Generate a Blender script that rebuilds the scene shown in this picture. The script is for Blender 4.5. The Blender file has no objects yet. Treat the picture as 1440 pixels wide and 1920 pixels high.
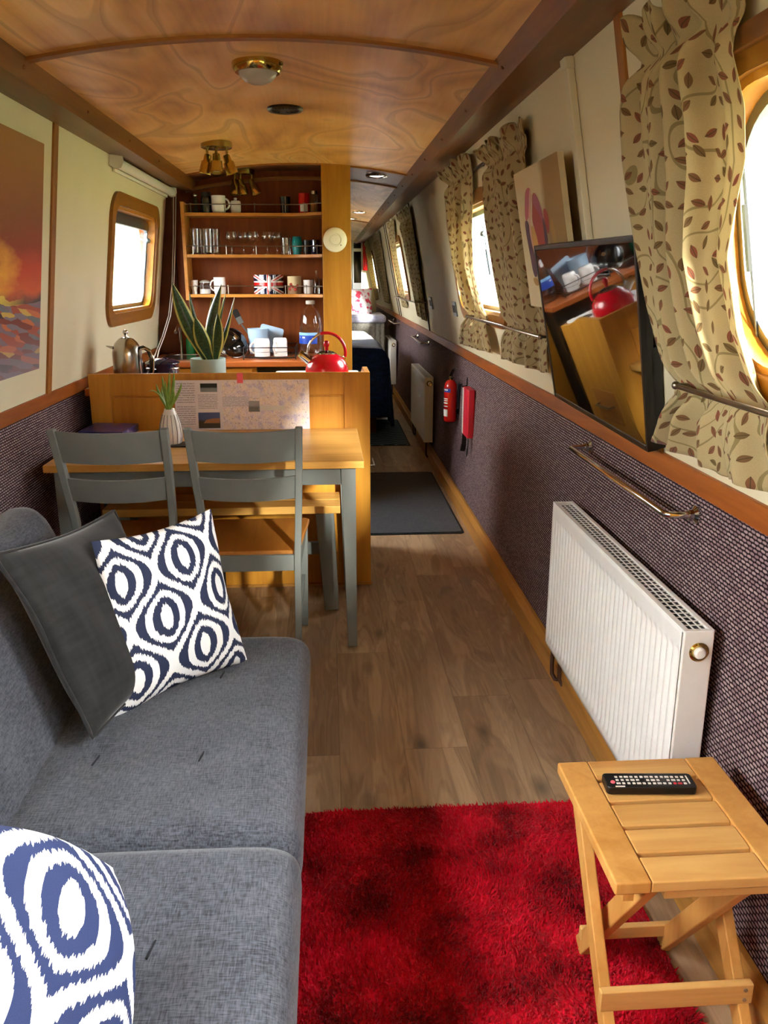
import bpy, bmesh, random
from math import *
from mathutils import Vector, Matrix, noise as mnoise

random.seed(7)
S = bpy.context.scene
COL = S.collection

# ------------------------------------------------------------------ objects
def wm(o):
    m = Matrix.LocRotScale(o.location, o.rotation_euler, o.scale)
    return wm(o.parent) @ m if o.parent else m

def tag(o, label=None, cat=None, group=None, kind=None):
    if label: o['label'] = label
    if cat: o['category'] = cat
    if group: o['group'] = group
    if kind: o['kind'] = kind
    return o

def thing(name, label, cat, loc=(0, 0, 0), rot=(0, 0, 0), group=None):
    o = bpy.data.objects.new(name, None)
    o.empty_display_size = .05
    COL.objects.link(o)
    o.location = loc
    o.rotation_euler = rot
    return tag(o, label, cat, group)

def dup(root, loc=None, rot=None, label=None, group=None):
    """a copy of a thing with copies of its parts and sub-parts"""
    r = root.copy(); COL.objects.link(r)
    if loc is not None: r.location = loc
    if rot is not None: r.rotation_euler = rot
    if label: r['label'] = label
    if group: r['group'] = group
    for ch in list(root.children):
        c = ch.copy(); COL.objects.link(c); c.parent = r
        for g in list(ch.children):
            d = g.copy(); COL.objects.link(d); d.parent = c
    return r

class MB:
    """collects shapes and links them as ONE mesh object"""
    def __init__(s, M=None):
        s.bm = bmesh.new(); s.M = M or Matrix()
        s.uv = s.bm.loops.layers.uv.new('UVMap')
    def _v(s, p, M=None):
        p = Vector(p)
        if M is not None: p = M @ p
        return s.bm.verts.new(s.M @ p)
    def face(s, vs, mi=0, uvs=None):
        try: f = s.bm.faces.new(vs)
        except ValueError: return None
        f.material_index = mi
        if uvs:
            for l, q in zip(f.loops, uvs): l[s.uv].uv = q
        return f
    def poly(s, pts, mi=0, M=None, uvs=None):
        return s.face([s._v(p, M) for p in pts], mi, uvs)
    def hexa(s, p, mi=0, M=None):
        v = [s._v(q, M) for q in p]
        for f in ((0, 3, 2, 1), (4, 5, 6, 7), (0, 1, 5, 4), (1, 2, 6, 5), (2, 3, 7, 6), (3, 0, 4, 7)):
            s.face([v[i] for i in f], mi)
        return s
    def box(s, x0, x1, y0, y1, z0, z1, mi=0, M=None):
        return s.hexa([(x0, y0, z0), (x1, y0, z0), (x1, y1, z0), (x0, y1, z0),
                       (x0, y0, z1), (x1, y0, z1), (x1, y1, z1), (x0, y1, z1)], mi, M)
    def prism(s, pts, h0, h1, axis='z', mi=0, M=None):
        def P(a, b, h): return {'z': (a, b, h), 'y': (a, h, b), 'x': (h, a, b)}[axis]
        lo = [s._v(P(a, b, h0), M) for a, b in pts]; hi = [s._v(P(a, b, h1), M) for a, b in pts]
        n = len(pts)
        s.face(lo[::-1], mi); s.face(hi, mi)
        for i in range(n):
            s.face([lo[i], lo[(i + 1) % n], hi[(i + 1) % n], hi[i]], mi)
        return s
    def bar(s, a, b, w, d, up=(0, 0, 1), mi=0, w2=None, d2=None):
        """a straight bar of rectangular section from a to b"""
        a, b = Vector(a), Vector(b); t = (b - a).normalized(); u = Vector(up)
        if abs(t.dot(u)) > .98: u = Vector((0, 1, 0))
        x = t.cross(u).normalized(); y = x.cross(t).normalized()
        w2 = w if w2 is None else w2; d2 = d if d2 is None else d2
        q = []
        for c, ww, dd in ((a, w, d), (b, w2, d2)):
            q += [c - x * ww / 2 - y * dd / 2, c + x * ww / 2 - y * dd / 2, c + x * ww / 2 + y * dd / 2, c - x * ww / 2 + y * dd / 2]
        return s.hexa(q, mi)
    def lathe(s, prof, n=32, M=None, mi=0, mis=None):
        rings = []
        for r, z in prof:
            if r < 1e-6: rings.append([s._v((0, 0, z), M)])
            else: rings.append([s._v((r * cos(2 * pi * i / n), r * sin(2 * pi * i / n), z), M) for i in range(n)])
        for k in range(len(rings) - 1):
            A, B = rings[k], rings[k + 1]
            m = mis[k] if mis else mi
            for i in range(n):
                j = (i + 1) % n
                if len(A) == 1 and len(B) == 1: continue
                if len(A) == 1: s.face([A[0], B[i], B[j]], m)
                elif len(B) == 1: s.face([A[i], A[j], B[0]], m)
                else: s.face([A[i], A[j], B[j], B[i]], m, [(i / n, k), ((i + 1) / n, k), ((i + 1) / n, k + 1), (i / n, k + 1)])
        return s
    def tube(s, pts, r, n=8, closed=False, mi=0, caps=True, flat=1.0):
        P = [Vector(p) for p in pts]; m = len(P)
        R = list(r) if isinstance(r, (list, tuple)) else [r] * m
        rings = []; prev = None
        for k in range(m):
            a = P[(k - 1) % m] if (closed or k) else P[k]
            b = P[(k + 1) % m] if (closed or k < m - 1) else P[k]
            t = (b - a).normalized()
            if prev is None:
                x = t.orthogonal().normalized()
            else:
                x = prev - t * prev.dot(t)
                x = x.normalized() if x.length > 1e-6 else t.orthogonal().normalized()
            prev = x; y = t.cross(x)
            rings.append([s._v(P[k] + (x * cos(2 * pi * i / n) + y * sin(2 * pi * i / n) * flat) * R[k]) for i in range(n)])
        for k in range(m if closed else m - 1):
            A, B = rings[k], rings[(k + 1) % m]
            for i in range(n):
                j = (i + 1) % n
                s.face([A[i], A[j], B[j], B[i]], mi)
        if caps and not closed:
            s.face(rings[0][::-1], mi); s.face(rings[-1], mi)
        return s
    def grid(s, fn, nu, nv, mi=0, su=1, sv=1, closeu=False, mf=None):
        V = [[s._v(fn(i / nu, j / nv)) for i in range(nu if closeu else nu + 1)] for j in range(nv + 1)]
        for j in range(nv):
            for i in range(nu):
                k = (i + 1) % nu if closeu else i + 1
                m = mf((i + .5) / nu, (j + .5) / nv) if mf else mi
                s.face([V[j][i], V[j][k], V[j + 1][k], V[j + 1][i]], m,
                       [(i / nu * su, j / nv * sv), ((i + 1) / nu * su, j / nv * sv), ((i + 1) / nu * su, (j + 1) / nv * sv), (i / nu * su, (j + 1) / nv * sv)])
        return s
    def loft(s, secs, closed=False, mi=0):
        rings = [[s._v(q) for q in sec] for sec in secs]; k = len(rings[0]); m = len(rings)
        for a in range(m if closed else m - 1):
            A, B = rings[a], rings[(a + 1) % m]
            for i in range(k): s.face([A[i], A[(i + 1) % k], B[(i + 1) % k], B[i]], mi)
        if not closed: s.face(rings[0][::-1], mi); s.face(rings[-1], mi)
        return s
    def ball(s, c, r, n=20, mi=0):
        r = (r, r, r) if isinstance(r, (int, float)) else r
        c = Vector(c); k = max(6, n // 2)
        prof = [(sin(pi * i / k), -cos(pi * i / k)) for i in range(k + 1)]
        prof[0] = (0, -1); prof[-1] = (0, 1)
        M = Matrix.Translation(c) @ Matrix.Diagonal((*r, 1))
        return s.lathe(prof, n, M, mi)
    def disc(s, c, r, z, n=24, mi=0):
        return s.poly([(c[0] + r * cos(2 * pi * i / n), c[1] + r * sin(2 * pi * i / n), z) for i in range(n)], mi)
    def build(s, name, mats, parent=None, base=None, rot=None, smooth=35, bevel=0, seg=2, solid=0, sub=0, weld=0, recalc=True):
        bm = s.bm
        if weld: bmesh.ops.remove_doubles(bm, verts=bm.verts, dist=weld)
        if recalc: bmesh.ops.recalc_face_normals(bm, faces=bm.faces)
        me = bpy.data.meshes.new(name)
        o = bpy.data.objects.new(name, me); COL.objects.link(o)
        if parent is not None:
            o.parent = parent
            bm.transform(wm(parent).inverted())
        else:
            if base is not None: o.location = base
            if rot is not None: o.rotation_euler = rot
            bm.transform(wm(o).inverted())
        bm.to_mesh(me); bm.free()
        for m in (mats if isinstance(mats, (list, tuple)) else [mats]): me.materials.append(m)
        if smooth:
            me.polygons.foreach_set('use_smooth', [True] * len(me.polygons))
            me.set_sharp_from_angle(angle=radians(smooth))
        if solid:
            md = o.modifiers.new('thick', 'SOLIDIFY'); md.thickness = solid; md.offset = 0
        if bevel:
            md = o.modifiers.new('bevel', 'BEVEL'); md.width = bevel; md.segments = seg; md.limit_method = 'ANGLE'
            md.angle_limit = radians(40)
            wn = o.modifiers.new('wn', 'WEIGHTED_NORMAL'); wn.keep_sharp = False
        if sub:
            md = o.modifiers.new('sub', 'SUBSURF'); md.levels = sub; md.render_levels = sub
        return o

def frame(origin, x, y):
    """matrix of a local frame: x, y given, z their normal"""
    x = Vector(x).normalized(); y = Vector(y); z = x.cross(y).normalized(); y = z.cross(x)
    m = Matrix((x, y, z)).transposed().to_4x4(); m.translation = Vector(origin)
    return m

def lerp(a, b, t): return a + (b - a) * t
def interp(tab, z):
    """piecewise linear y(z) through [(y, z)] sorted by falling z"""
    if z >= tab[0][1]: return tab[0][0]
    for (y0, z0), (y1, z1) in zip(tab, tab[1:]):
        if z >= z1: return lerp(y0, y1, (z0 - z) / max(1e-6, z0 - z1))
    return tab[-1][0]
def rrect(x0, x1, y0, y1, r, n=6):
    out = []
    for cx, cy, a in ((x1 - r, y0 + r, -90), (x1 - r, y1 - r, 0), (x0 + r, y1 - r, 90), (x0 + r, y0 + r, 180)):
        for i in range(n + 1):
            t = radians(a + 90 * i / n); out.append((cx + r * cos(t), cy + r * sin(t)))
    return out

# ---------------------------------------------------------------- materials
def nd(nt, t, ins=None, **props):
    n = nt.nodes.new('ShaderNode' + t)
    for k, v in props.items(): setattr(n, k, v)
    for k, v in (ins or {}).items():
        sk = n.inputs[k]
        if isinstance(v, bpy.types.NodeSocket): nt.links.new(v, sk)
        else: sk.default_value = v
    return n
def hexc(h):
    h = h.lstrip('#'); c = [int(h[i:i + 2], 16) / 255 for i in (0, 2, 4)]
    return tuple(x / 12.92 if x <= .04045 else ((x + .055) / 1.055) ** 2.4 for x in c) + (1,)
def C(c): return hexc(c) if isinstance(c, str) else (*c, 1) if len(c) == 3 else c
def ramp(nt, fac, stops, interp='LINEAR'):
    n = nd(nt, 'ValToRGB', {'Fac': fac}); r = n.color_ramp; r.interpolation = interp
    while len(r.elements) < len(stops): r.elements.new(.5)
    for e, (p, c) in zip(r.elements, stops): e.position = p; e.color = C(c)
    return n.outputs['Color']
def math(nt, op, a, b=0.0, c=None):
    ins = {0: a, 1: b}
    if c is not None: ins[2] = c
    return nd(nt, 'Math', ins, operation=op).outputs[0]
def coord(nt, kind='Object', scale=(1, 1, 1), loc=(0, 0, 0), rot=(0, 0, 0)):
    tc = nd(nt, 'TexCoord')
    return nd(nt, 'Mapping', {'Vector': tc.outputs[kind], 'Scale': scale, 'Location': loc, 'Rotation': rot}).outputs[0]
def mixc(nt, fac, a, b, blend='MIX'):
    n = nd(nt, 'Mix', data_type='RGBA', blend_type=blend)
    for idx, v in ((0, fac), (6, a), (7, b)):
        sk = n.inputs[idx]
        if isinstance(v, bpy.types.NodeSocket): nt.links.new(v, sk)
        else: sk.default_value = v if idx == 0 else C(v)
    return n.outputs[2]
def noise(nt, vec, scale, detail=3, rough=.5, dist=0):
    return nd(nt, 'TexNoise', {'Vector': vec, 'Scale': scale, 'Detail': detail, 'Roughness': rough, 'Distortion': dist}).outputs['Fac']
def mat(name):
    m = bpy.data.materials.new(name); m.use_nodes = True
    nt = m.node_tree
    return m, nt, nt.nodes['Principled BSDF']
def setb(nt, b, **kw):
    names = dict(col='Base Color', rough='Roughness', metal='Metallic', coat='Coat Weight', coatr='Coat Roughness', spec='Specular IOR Level',
                 sheen='Sheen Weight', sheenr='Sheen Roughness', sss='Subsurface Weight', emit='Emission Strength', emitc='Emission Color', trans='Transmission Weight', alpha='Alpha')
    for k, v in kw.items():
        sk = b.inputs[names[k]]
        if isinstance(v, bpy.types.NodeSocket): nt.links.new(v, sk)
        elif k in ('col', 'emitc'): sk.default_value = C(v)
        else: sk.default_value = v
def bump(nt, b, h, strength=.3, dist=.002):
    n = nd(nt, 'Bump', {'Height': h, 'Strength': strength, 'Distance': dist}); nt.links.new(n.outputs[0], b.inputs['Normal'])
def plain(name, col, rough=.5, metal=0, **kw):
    m, nt, b = mat(name); v = coord(nt)
    f = noise(nt, v, 18, 2)
    setb(nt, b, col=mixc(nt, math(nt, 'MULTIPLY', f, .12), C(col), (0, 0, 0, 1)) if not metal else C(col), metal=metal,
         rough=math(nt, 'ADD', math(nt, 'MULTIPLY', f, .1), max(0, rough - .05)), **kw)
    return m
def wood(name, dark, light, axis='X', scale=1.0, rough=.45, coat=.05, spec=.3):
    m, nt, b = mat(name)
    s = {'X': (1.3, 16, 16), 'Y': (16, 1.3, 16), 'Z': (16, 16, 1.3)}[axis]
    v = coord(nt, 'Object', tuple(x * scale for x in s))
    big = noise(nt, v, .9, 3, .55, 1.2)
    fine = noise(nt, v, 5.5, 5, .65, .4)
    f = math(nt, 'ADD', math(nt, 'MULTIPLY', big, .68), math(nt, 'MULTIPLY', fine, .32))
    c = ramp(nt, f, [(.3, dark), (.68, light)])
    setb(nt, b, col=c, rough=rough, coat=coat, coatr=.25, spec=spec)
    bump(nt, b, fine, .08, .001)
    return m
def metal(name, col, rough=.2): return plain(name, col, rough, 1)
def panes(name, tint=(.97, .98, .97), f0=.06):
    """thin clear glass: see-through, shiny at grazing angles"""
    m, nt, b = mat(name); nt.nodes.remove(b)
    lw = nd(nt, 'LayerWeight', {'Blend': .25})
    fac = math(nt, 'ADD', math(nt, 'MULTIPLY', lw.outputs['Fresnel'], .55), f0 * .3)
    t = nd(nt, 'BsdfTransparent', {'Color': C(tint)}); g = nd(nt, 'BsdfGlossy', {'Color': (1, 1, 1, 1), 'Roughness': .03})
    mx = nd(nt, 'MixShader', {0: fac, 1: t.outputs[0], 2: g.outputs[0]})
    nt.links.new(mx.outputs[0], nt.nodes['Material Output'].inputs[0])
    return m
MT = {}
# timber
MT['oak_rail'] = wood('oak_rail', '#7a3d12', '#a3591d', 'Y', 1)
MT['oak_beam'] = wood('oak_beam', '#5d3512', '#84521f', 'Y', .8, .38)
MT['oak_batten'] = wood('oak_batten', '#7d4a17', '#a3682a', 'Z', 1)
MT['oak_arch'] = wood('oak_arch', '#7a4a1c', '#9a6429', 'X', 1)
MT['skirt'] = wood('skirt', '#9c6a2c', '#c18a42', 'Y', .8, .4)
MT['casing'] = wood('casing', '#7c4c12', '#9a651d', 'Y', 1, .4)  # front face of the window wood, darkened for its shade
MT['liner'] = wood('liner', '#a86a1c', '#c98a2e', 'Y', 1, .35, .3)  # same window wood, lightened for the daylight on the reveal
MT['pine'] = wood('pine', '#b27220', '#d89a36', 'Z', .6, .35, .3)
MT['pine_x'] = wood('pine_x', '#b27220', '#d89a36', 'X', .6, .35, .3)
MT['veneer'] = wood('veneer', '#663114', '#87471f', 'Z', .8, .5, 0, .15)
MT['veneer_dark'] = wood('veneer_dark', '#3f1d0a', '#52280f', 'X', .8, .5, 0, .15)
MT['pillar'] = wood('pillar', '#8a5a12', '#a87420', 'Z', .7, .45, .0, .25)
MT['shelf'] = wood('shelf', '#9a6020', '#bd7f33', 'X', .8)
MT['counter'] = wood('counter', '#8a431a', '#b0602a', 'X', .7, .35, .3)
MT['oak_top'] = wood('oak_top', '#cb9240', '#ecba64', 'X', .9, .38, .25)
MT['seat_wood'] = wood('seat_wood', '#9a5f22', '#bd7d33', 'Y', .8, .42)
MT['stool_wood'] = wood('stool_wood', '#b98040', '#dcae68', 'X', .7, .5, .05)
MT['stool_leg'] = wood('stool_leg', '#b67c38', '#d8a25a', 'Z', .7, .5, .05)
MT['grey_paint'] = plain('grey_paint', '#7a7f7b', .6, spec=.3)
MT['brass'] = metal('brass', '#b59b55', .16)
MT['brass_dark'] = metal('brass_dark', '#95854e', .2)
MT['chrome'] = metal('chrome', '#cfcfcf', .08)
MT['bronze'] = metal('bronze', '#8d8272', .3)
MT['white_enamel'] = plain('white_enamel', '#ecebe7', .35)
MT['white_plastic'] = plain('white_plastic', '#e2dfd6', .4)
MT['cream_plastic'] = plain('cream_plastic', '#d9d2b4', .4)
MT['white_china'] = plain('white_china', '#e9e7e2', .15)
MT['grey_line'] = plain('grey_line', '#6b6f72', .3)
MT['black'] = plain('black', '#0c0c0d', .35)
MT['black_gloss'] = plain('black_gloss', '#070708', .06, coat=.6)
MT['rubber'] = plain('rubber', '#161616', .6)
MT['dark_frame'] = plain('dark_frame', '#2d2a26', .4)
MT['dull_metal'] = metal('dull_metal', '#4c4c48', .3)
MT['dim_bank'] = plain('dim_bank', '#3b3a26', .95)  # ground colour darkened to cut light bouncing up from the left
MT['grey_alu'] = metal('grey_alu', '#7f8a90', .35)
MT['red_gloss'] = plain('red_gloss', '#cc0c20', .22, coat=.3)
MT['red_plastic'] = plain('red_plastic', '#d3283c', .35)
MT['red_paint'] = plain('red_paint', '#c01512', .25, coat=.3)
MT['navy_enamel'] = plain('navy_enamel', '#10123a', .1, coat=.6)
MT['blue_label'] = plain('blue_label', '#1d3f9e', .35)
MT['sky_label'] = plain('sky_label', '#7fb2dd', .35)
MT['teal'] = plain('teal', '#0f8084', .35)
MT['pale_blue'] = plain('pale_blue', '#a9c4dc', .4)
MT['pot_blue'] = plain('pot_blue', '#9fb9b4', .45)
MT['soil'] = plain('soil', '#2a1d14', .95)
MT['green_soap'] = plain('green_soap', '#1f8a4c', .2)
MT['amber'] = plain('amber', '#8c5a22', .3)
MT['cork'] = plain('cork', '#8a6a4a', .8)
MT['pink'] = plain('pink', '#ff6a7a', .5)
MT['glass'] = panes('glass')
MT['drink_glass'] = panes('drink_glass', (.975, .98, .978), .10)
MT['bottle_plastic'] = panes('bottle_plastic', (.96, .97, .98), .10)
MT['smoke_glass'] = panes('smoke_glass', (.30, .36, .38), .12)
MT['lens'] = plain('lens', '#d9d6cc', .25, trans=.35)
MT['diffuser'] = plain('diffuser', '#f4efe4', .3, emitc='#fff0dd', emit=1.5)

def brushed(name, col):
    m, nt, b = mat(name); v = coord(nt, 'Object', (90, 90, 1.5))
    f = noise(nt, v, 3, 3)
    setb(nt, b, col=col, metal=1, rough=math(nt, 'ADD', math(nt, 'MULTIPLY', f, .18), .14)); return m
MT['steel'] = brushed('steel', '#b9b5ae')

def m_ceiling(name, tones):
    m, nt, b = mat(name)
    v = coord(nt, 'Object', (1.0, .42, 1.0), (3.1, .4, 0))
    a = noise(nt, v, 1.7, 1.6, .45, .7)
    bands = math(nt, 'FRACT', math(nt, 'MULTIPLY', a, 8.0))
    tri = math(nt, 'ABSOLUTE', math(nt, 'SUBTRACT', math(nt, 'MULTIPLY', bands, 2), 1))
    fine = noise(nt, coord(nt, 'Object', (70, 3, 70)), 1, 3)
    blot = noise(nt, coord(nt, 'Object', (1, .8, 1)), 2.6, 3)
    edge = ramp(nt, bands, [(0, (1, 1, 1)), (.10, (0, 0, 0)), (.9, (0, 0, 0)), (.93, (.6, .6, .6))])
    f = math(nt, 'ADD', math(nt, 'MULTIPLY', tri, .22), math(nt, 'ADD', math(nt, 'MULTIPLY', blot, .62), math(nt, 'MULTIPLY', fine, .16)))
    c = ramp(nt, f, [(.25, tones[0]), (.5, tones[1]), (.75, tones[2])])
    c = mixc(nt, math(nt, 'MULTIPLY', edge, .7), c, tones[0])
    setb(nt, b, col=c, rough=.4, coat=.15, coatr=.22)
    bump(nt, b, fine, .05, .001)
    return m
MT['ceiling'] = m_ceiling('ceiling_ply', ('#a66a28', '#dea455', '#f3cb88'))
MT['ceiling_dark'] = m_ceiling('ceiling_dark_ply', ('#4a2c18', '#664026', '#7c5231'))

def m_floor():
    m, nt, b = mat('floor_planks')
    tc = nd(nt, 'TexCoord'); sp = nd(nt, 'SeparateXYZ', {0: tc.outputs['Object']})
    x, y = sp.outputs[0], sp.outputs[1]
    W, L = .199, 1.21
    xi = math(nt, 'DIVIDE', math(nt, 'SUBTRACT', x, .0155), W)
    row = math(nt, 'FLOOR', xi)
    off = nd(nt, 'TexWhiteNoise', {'W': row}, noise_dimensions='1D').outputs['Value']
    yi = math(nt, 'ADD', math(nt, 'DIVIDE', y, L), math(nt, 'MULTIPLY', off, 1.0))
    cell = math(nt, 'FLOOR', yi)
    idv = nd(nt, 'CombineXYZ', {0: row, 1: cell, 2: 0.0}).outputs[0]
    rnd = nd(nt, 'TexWhiteNoise', {'Vector': idv}, noise_dimensions='2D').outputs['Value']
    fx = math(nt, 'FRACT', xi); fy = math(nt, 'FRACT', yi)
    ex = math(nt, 'MULTIPLY', math(nt, 'MINIMUM', fx, math(nt, 'SUBTRACT', 1.0, fx)), W)
    ey = math(nt, 'MULTIPLY', math(nt, 'MINIMUM', fy, math(nt, 'SUBTRACT', 1.0, fy)), L)
    gap = math(nt, 'LESS_THAN', math(nt, 'MINIMUM', ex, ey), .0016)
    gv = nd(nt, 'CombineXYZ', {0: math(nt, 'MULTIPLY', x, 9.0), 1: math(nt, 'MULTIPLY', y, 1.25), 2: math(nt, 'MULTIPLY', rnd, 37.0)}).outputs[0]
    big = noise(nt, gv, 1.15, 3, .55, 1.3)
    rings = math(nt, 'SINE', math(nt, 'MULTIPLY', big, 34.0))
    fine = noise(nt, nd(nt, 'CombineXYZ', {0: math(nt, 'MULTIPLY', x, 120.0), 1: math(nt, 'MULTIPLY', y, 5.0), 2: math(nt, 'MULTIPLY', rnd, 11.0)}).outputs[0], 1, 4, .6)
    blot = noise(nt, gv, .5, 2)
    f = math(nt, 'ADD', math(nt, 'MULTIPLY', big, .42), math(nt, 'ADD', math(nt, 'MULTIPLY', rings, .045), math(nt, 'ADD', math(nt, 'MULTIPLY', fine, .22), math(nt, 'MULTIPLY', blot, .36))))
    c = ramp(nt, f, [(.26, '#68533f'), (.44, '#9b7f61'), (.6, '#bfa27e'), (.8, '#d4ba96')])
    c = mixc(nt, math(nt, 'MULTIPLY', rnd, .3), c, '#6e5034')
    kn = nd(nt, 'TexVoronoi', {'Vector': nd(nt, 'CombineXYZ', {0: math(nt, 'MULTIPLY', x, 5.0), 1: math(nt, 'MULTIPLY', y, 2.2), 2: math(nt, 'MULTIPLY', rnd, 9.0)}).outputs[0], 'Scale': 1.0}).outputs['Distance']
    c = mixc(nt, ramp(nt, kn, [(.03, (.75, .75, .75)), (.17, (0, 0, 0))]), c, '#3c2a1b')
    c = mixc(nt, math(nt, 'MULTIPLY', gap, .35), c, '#3a2716')
    setb(nt, b, col=c, rough=math(nt, 'ADD', math(nt, 'MULTIPLY', fine, .15), .33))
    bump(nt, b, math(nt, 'SUBTRACT', math(nt, 'MULTIPLY', fine, .25), gap), .25, .001)
    return m
MT['floor'] = m_floor()

def m_carpet(name, a, bcol, c):
    """ribbed loop carpet: rows of pale loops along the boat"""
    m, nt, b = mat(name)
    tc = nd(nt, 'TexCoord'); sp = nd(nt, 'SeparateXYZ', {0: tc.outputs['Object']})
    y, z = sp.outputs[1], sp.outputs[2]
    wob = math(nt, 'MULTIPLY', math(nt, 'SUBTRACT', noise(nt, tc.outputs['Object'], 60, 2), .5), .3)
    zi = math(nt, 'ADD', math(nt, 'DIVIDE', z, .0088), wob)
    row = math(nt, 'FLOOR', zi); fz = math(nt, 'FRACT', zi)
    yi = math(nt, 'ADD', math(nt, 'DIVIDE', y, .019), math(nt, 'MULTIPLY', row, .5)); fy = math(nt, 'FRACT', yi)
    dz = math(nt, 'MULTIPLY', math(nt, 'ABSOLUTE', math(nt, 'SUBTRACT', fz, .5)), 2)
    dy = math(nt, 'MULTIPLY', math(nt, 'ABSOLUTE', math(nt, 'SUBTRACT', fy, .5)), 2)
    rr = math(nt, 'ADD', math(nt, 'POWER', dz, 1.6), math(nt, 'MULTIPLY', math(nt, 'POWER', dy, 4.0), .8))
    loop = ramp(nt, rr, [(.22, (1, 1, 1)), (.7, (0, 0, 0))])
    cell = nd(nt, 'TexWhiteNoise', {'Vector': nd(nt, 'CombineXYZ', {0: row, 1: math(nt, 'FLOOR', yi), 2: 0.0}).outputs[0]}, noise_dimensions='2D').outputs['Value']
    light = mixc(nt, cell, C(bcol), C(c))
    col = mixc(nt, loop, C(a), light)
    setb(nt, b, col=col, rough=.95, spec=.1)
    bump(nt, b, loop, .5, .003)
    return m
MT['carpet'] = m_carpet('wall_carpet', '#24151b', '#846c72', '#a89292')

def m_wall():
    m, nt, b = mat('cream_wall'); v = coord(nt)
    f = noise(nt, v, 3, 4)
    setb(nt, b, col=mixc(nt, f, '#d3c9a6', '#ddd4b5'), rough=.6); bump(nt, b, noise(nt, v, 220, 2), .08, .0006); return m
MT['wall'] = m_wall()

def m_fabric(name, a, bcol, s=900, rough=.95, sheen=.2, slub=True):
    m, nt, b = mat(name)
    w1 = noise(nt, coord(nt, 'Object', (s, s * .12, s * .5)), 1, 2); w2 = noise(nt, coord(nt, 'Object', (s * .12, s, s * .5)), 1, 2)
    big = noise(nt, coord(nt), 9, 3)
    f = math(nt, 'ADD', math(nt, 'MULTIPLY', math(nt, 'ADD', w1, w2), .42), math(nt, 'MULTIPLY', big, .16))
    setb(nt, b, col=ramp(nt, f, [(.36, a), (.62, bcol)]), rough=rough, sheen=sheen, spec=.15)
    bump(nt, b, f, .25, .001); return m
MT['sofa'] = m_fabric('sofa_weave', '#26282f', '#585b64', 420)
MT['sofa_seam'] = plain('sofa_seam', '#1b1c22', .95)
MT['velvet'] = m_fabric('charcoal_velvet', '#1b1b1c', '#2a2a2b', 60, .8, .22)
MT['mat_grey'] = m_fabric('grey_mat', '#15191e', '#373d45', 260)
MT['mat_edge'] = plain('mat_edge', '#0e0f11', .8)
MT['spread'] = m_fabric('navy_spread', '#101a33', '#22345c', 90)
MT['linen'] = m_fabric('white_linen', '#d9dbe0', '#f1f2f4', 120)
MT['lilac'] = m_fabric('lilac_throw', '#8f8fa8', '#b9b9cc', 120)
MT['greyskirt'] = m_fabric('grey_skirt', '#6a675f', '#8b887e', 120)

def m_rug():
    m, nt, b = mat('red_pile'); v = coord(nt, 'Object')
    f = noise(nt, v, 5.0, 2, .6); g = noise(nt, v, 160, 2)  # coarse blotches stand in for shade where the pile leans
    setb(nt, b, col=ramp(nt, math(nt, 'ADD', math(nt, 'MULTIPLY', f, .75), math(nt, 'MULTIPLY', g, .25)), [(.38, '#7e0010'), (.48, '#b8061f'), (.6, '#dc1232')]), rough=.9, sheen=.12, sheenr=.5, spec=.04)
    return m
MT['rug'] = m_rug()

def m_wave_mat():
    m, nt, b = mat('wave_mat'); v = coord(nt, 'Object')
    sp = nd(nt, 'SeparateXYZ', {0: v}); x, y = sp.outputs[0], sp.outputs[1]
    w = math(nt, 'SINE', math(nt, 'ADD', math(nt, 'MULTIPLY', y, 75.0), math(nt, 'MULTIPLY', math(nt, 'SINE', math(nt, 'MULTIPLY', x, 28.0)), 2.2)))
    setb(nt, b, col=ramp(nt, w, [(.55, '#2a3c47'), (.85, '#6f8790')]), rough=.9); return m
MT['wave_mat'] = m_wave_mat()

def m_ikat(name, ku, kv, rot, navy):
    """ogee ikat print, navy on white, over the cushion's own UV"""
    m, nt, b = mat(name)
    uv = coord(nt, 'UV', (ku, kv, 1), (.13, .21, 0), (0, 0, rot))
    sp = nd(nt, 'SeparateXYZ', {0: uv}); x, y0 = sp.outputs[0], sp.outputs[1]
    jag = noise(nt, nd(nt, 'CombineXYZ', {0: math(nt, 'MULTIPLY', x, 34.0), 1: math(nt, 'MULTIPLY', y0, 2.0), 2: 0.0}).outputs[0], 1.4, 2, .8)
    y = math(nt, 'ADD', y0, math(nt, 'MULTIPLY', math(nt, 'SUBTRACT', jag, .5), .12))
    hs, ks = [], []
    for ox in (0.0, .5):
        xx = math(nt, 'ADD', x, ox); yy = math(nt, 'ADD', y, ox)
        dx = math(nt, 'ABSOLUTE', math(nt, 'SUBTRACT', math(nt, 'FRACT', math(nt, 'ADD', xx, .5)), .5))
        g = math(nt, 'MULTIPLY', math(nt, 'SUBTRACT', 1.0, math(nt, 'COSINE', math(nt, 'MULTIPLY', yy, 2 * pi))), .25)
        hs.append(math(nt, 'ADD', dx, g))
        ks.append(math(nt, 'POWER', math(nt, 'ADD', math(nt, 'POWER', dx, 1.28), math(nt, 'POWER', g, 1.28)), 1 / 1.28))
    h = math(nt, 'MINIMUM', hs[0], hs[1]); k_ = math(nt, 'MINIMUM', ks[0], ks[1])
    white = '#eeeeec'
    c = ramp(nt, k_, [(0, white), (.085, navy), (.195, white), (.295, navy)], 'CONSTANT')
    c = mixc(nt, math(nt, 'GREATER_THAN', h, .435), c, white)
    weave = noise(nt, coord(nt, 'UV', (500, 500, 1)), 1, 2)
    setb(nt, b, col=mixc(nt, math(nt, 'MULTIPLY', weave, .15), c, '#8a8f9c'), rough=.9, spec=.15)
    bump(nt, b, weave, .15, .001)
    return m
MT['ikat'] = m_ikat('ikat_print', 2.1, 1.8, -.10, '#161f3e')
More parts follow.
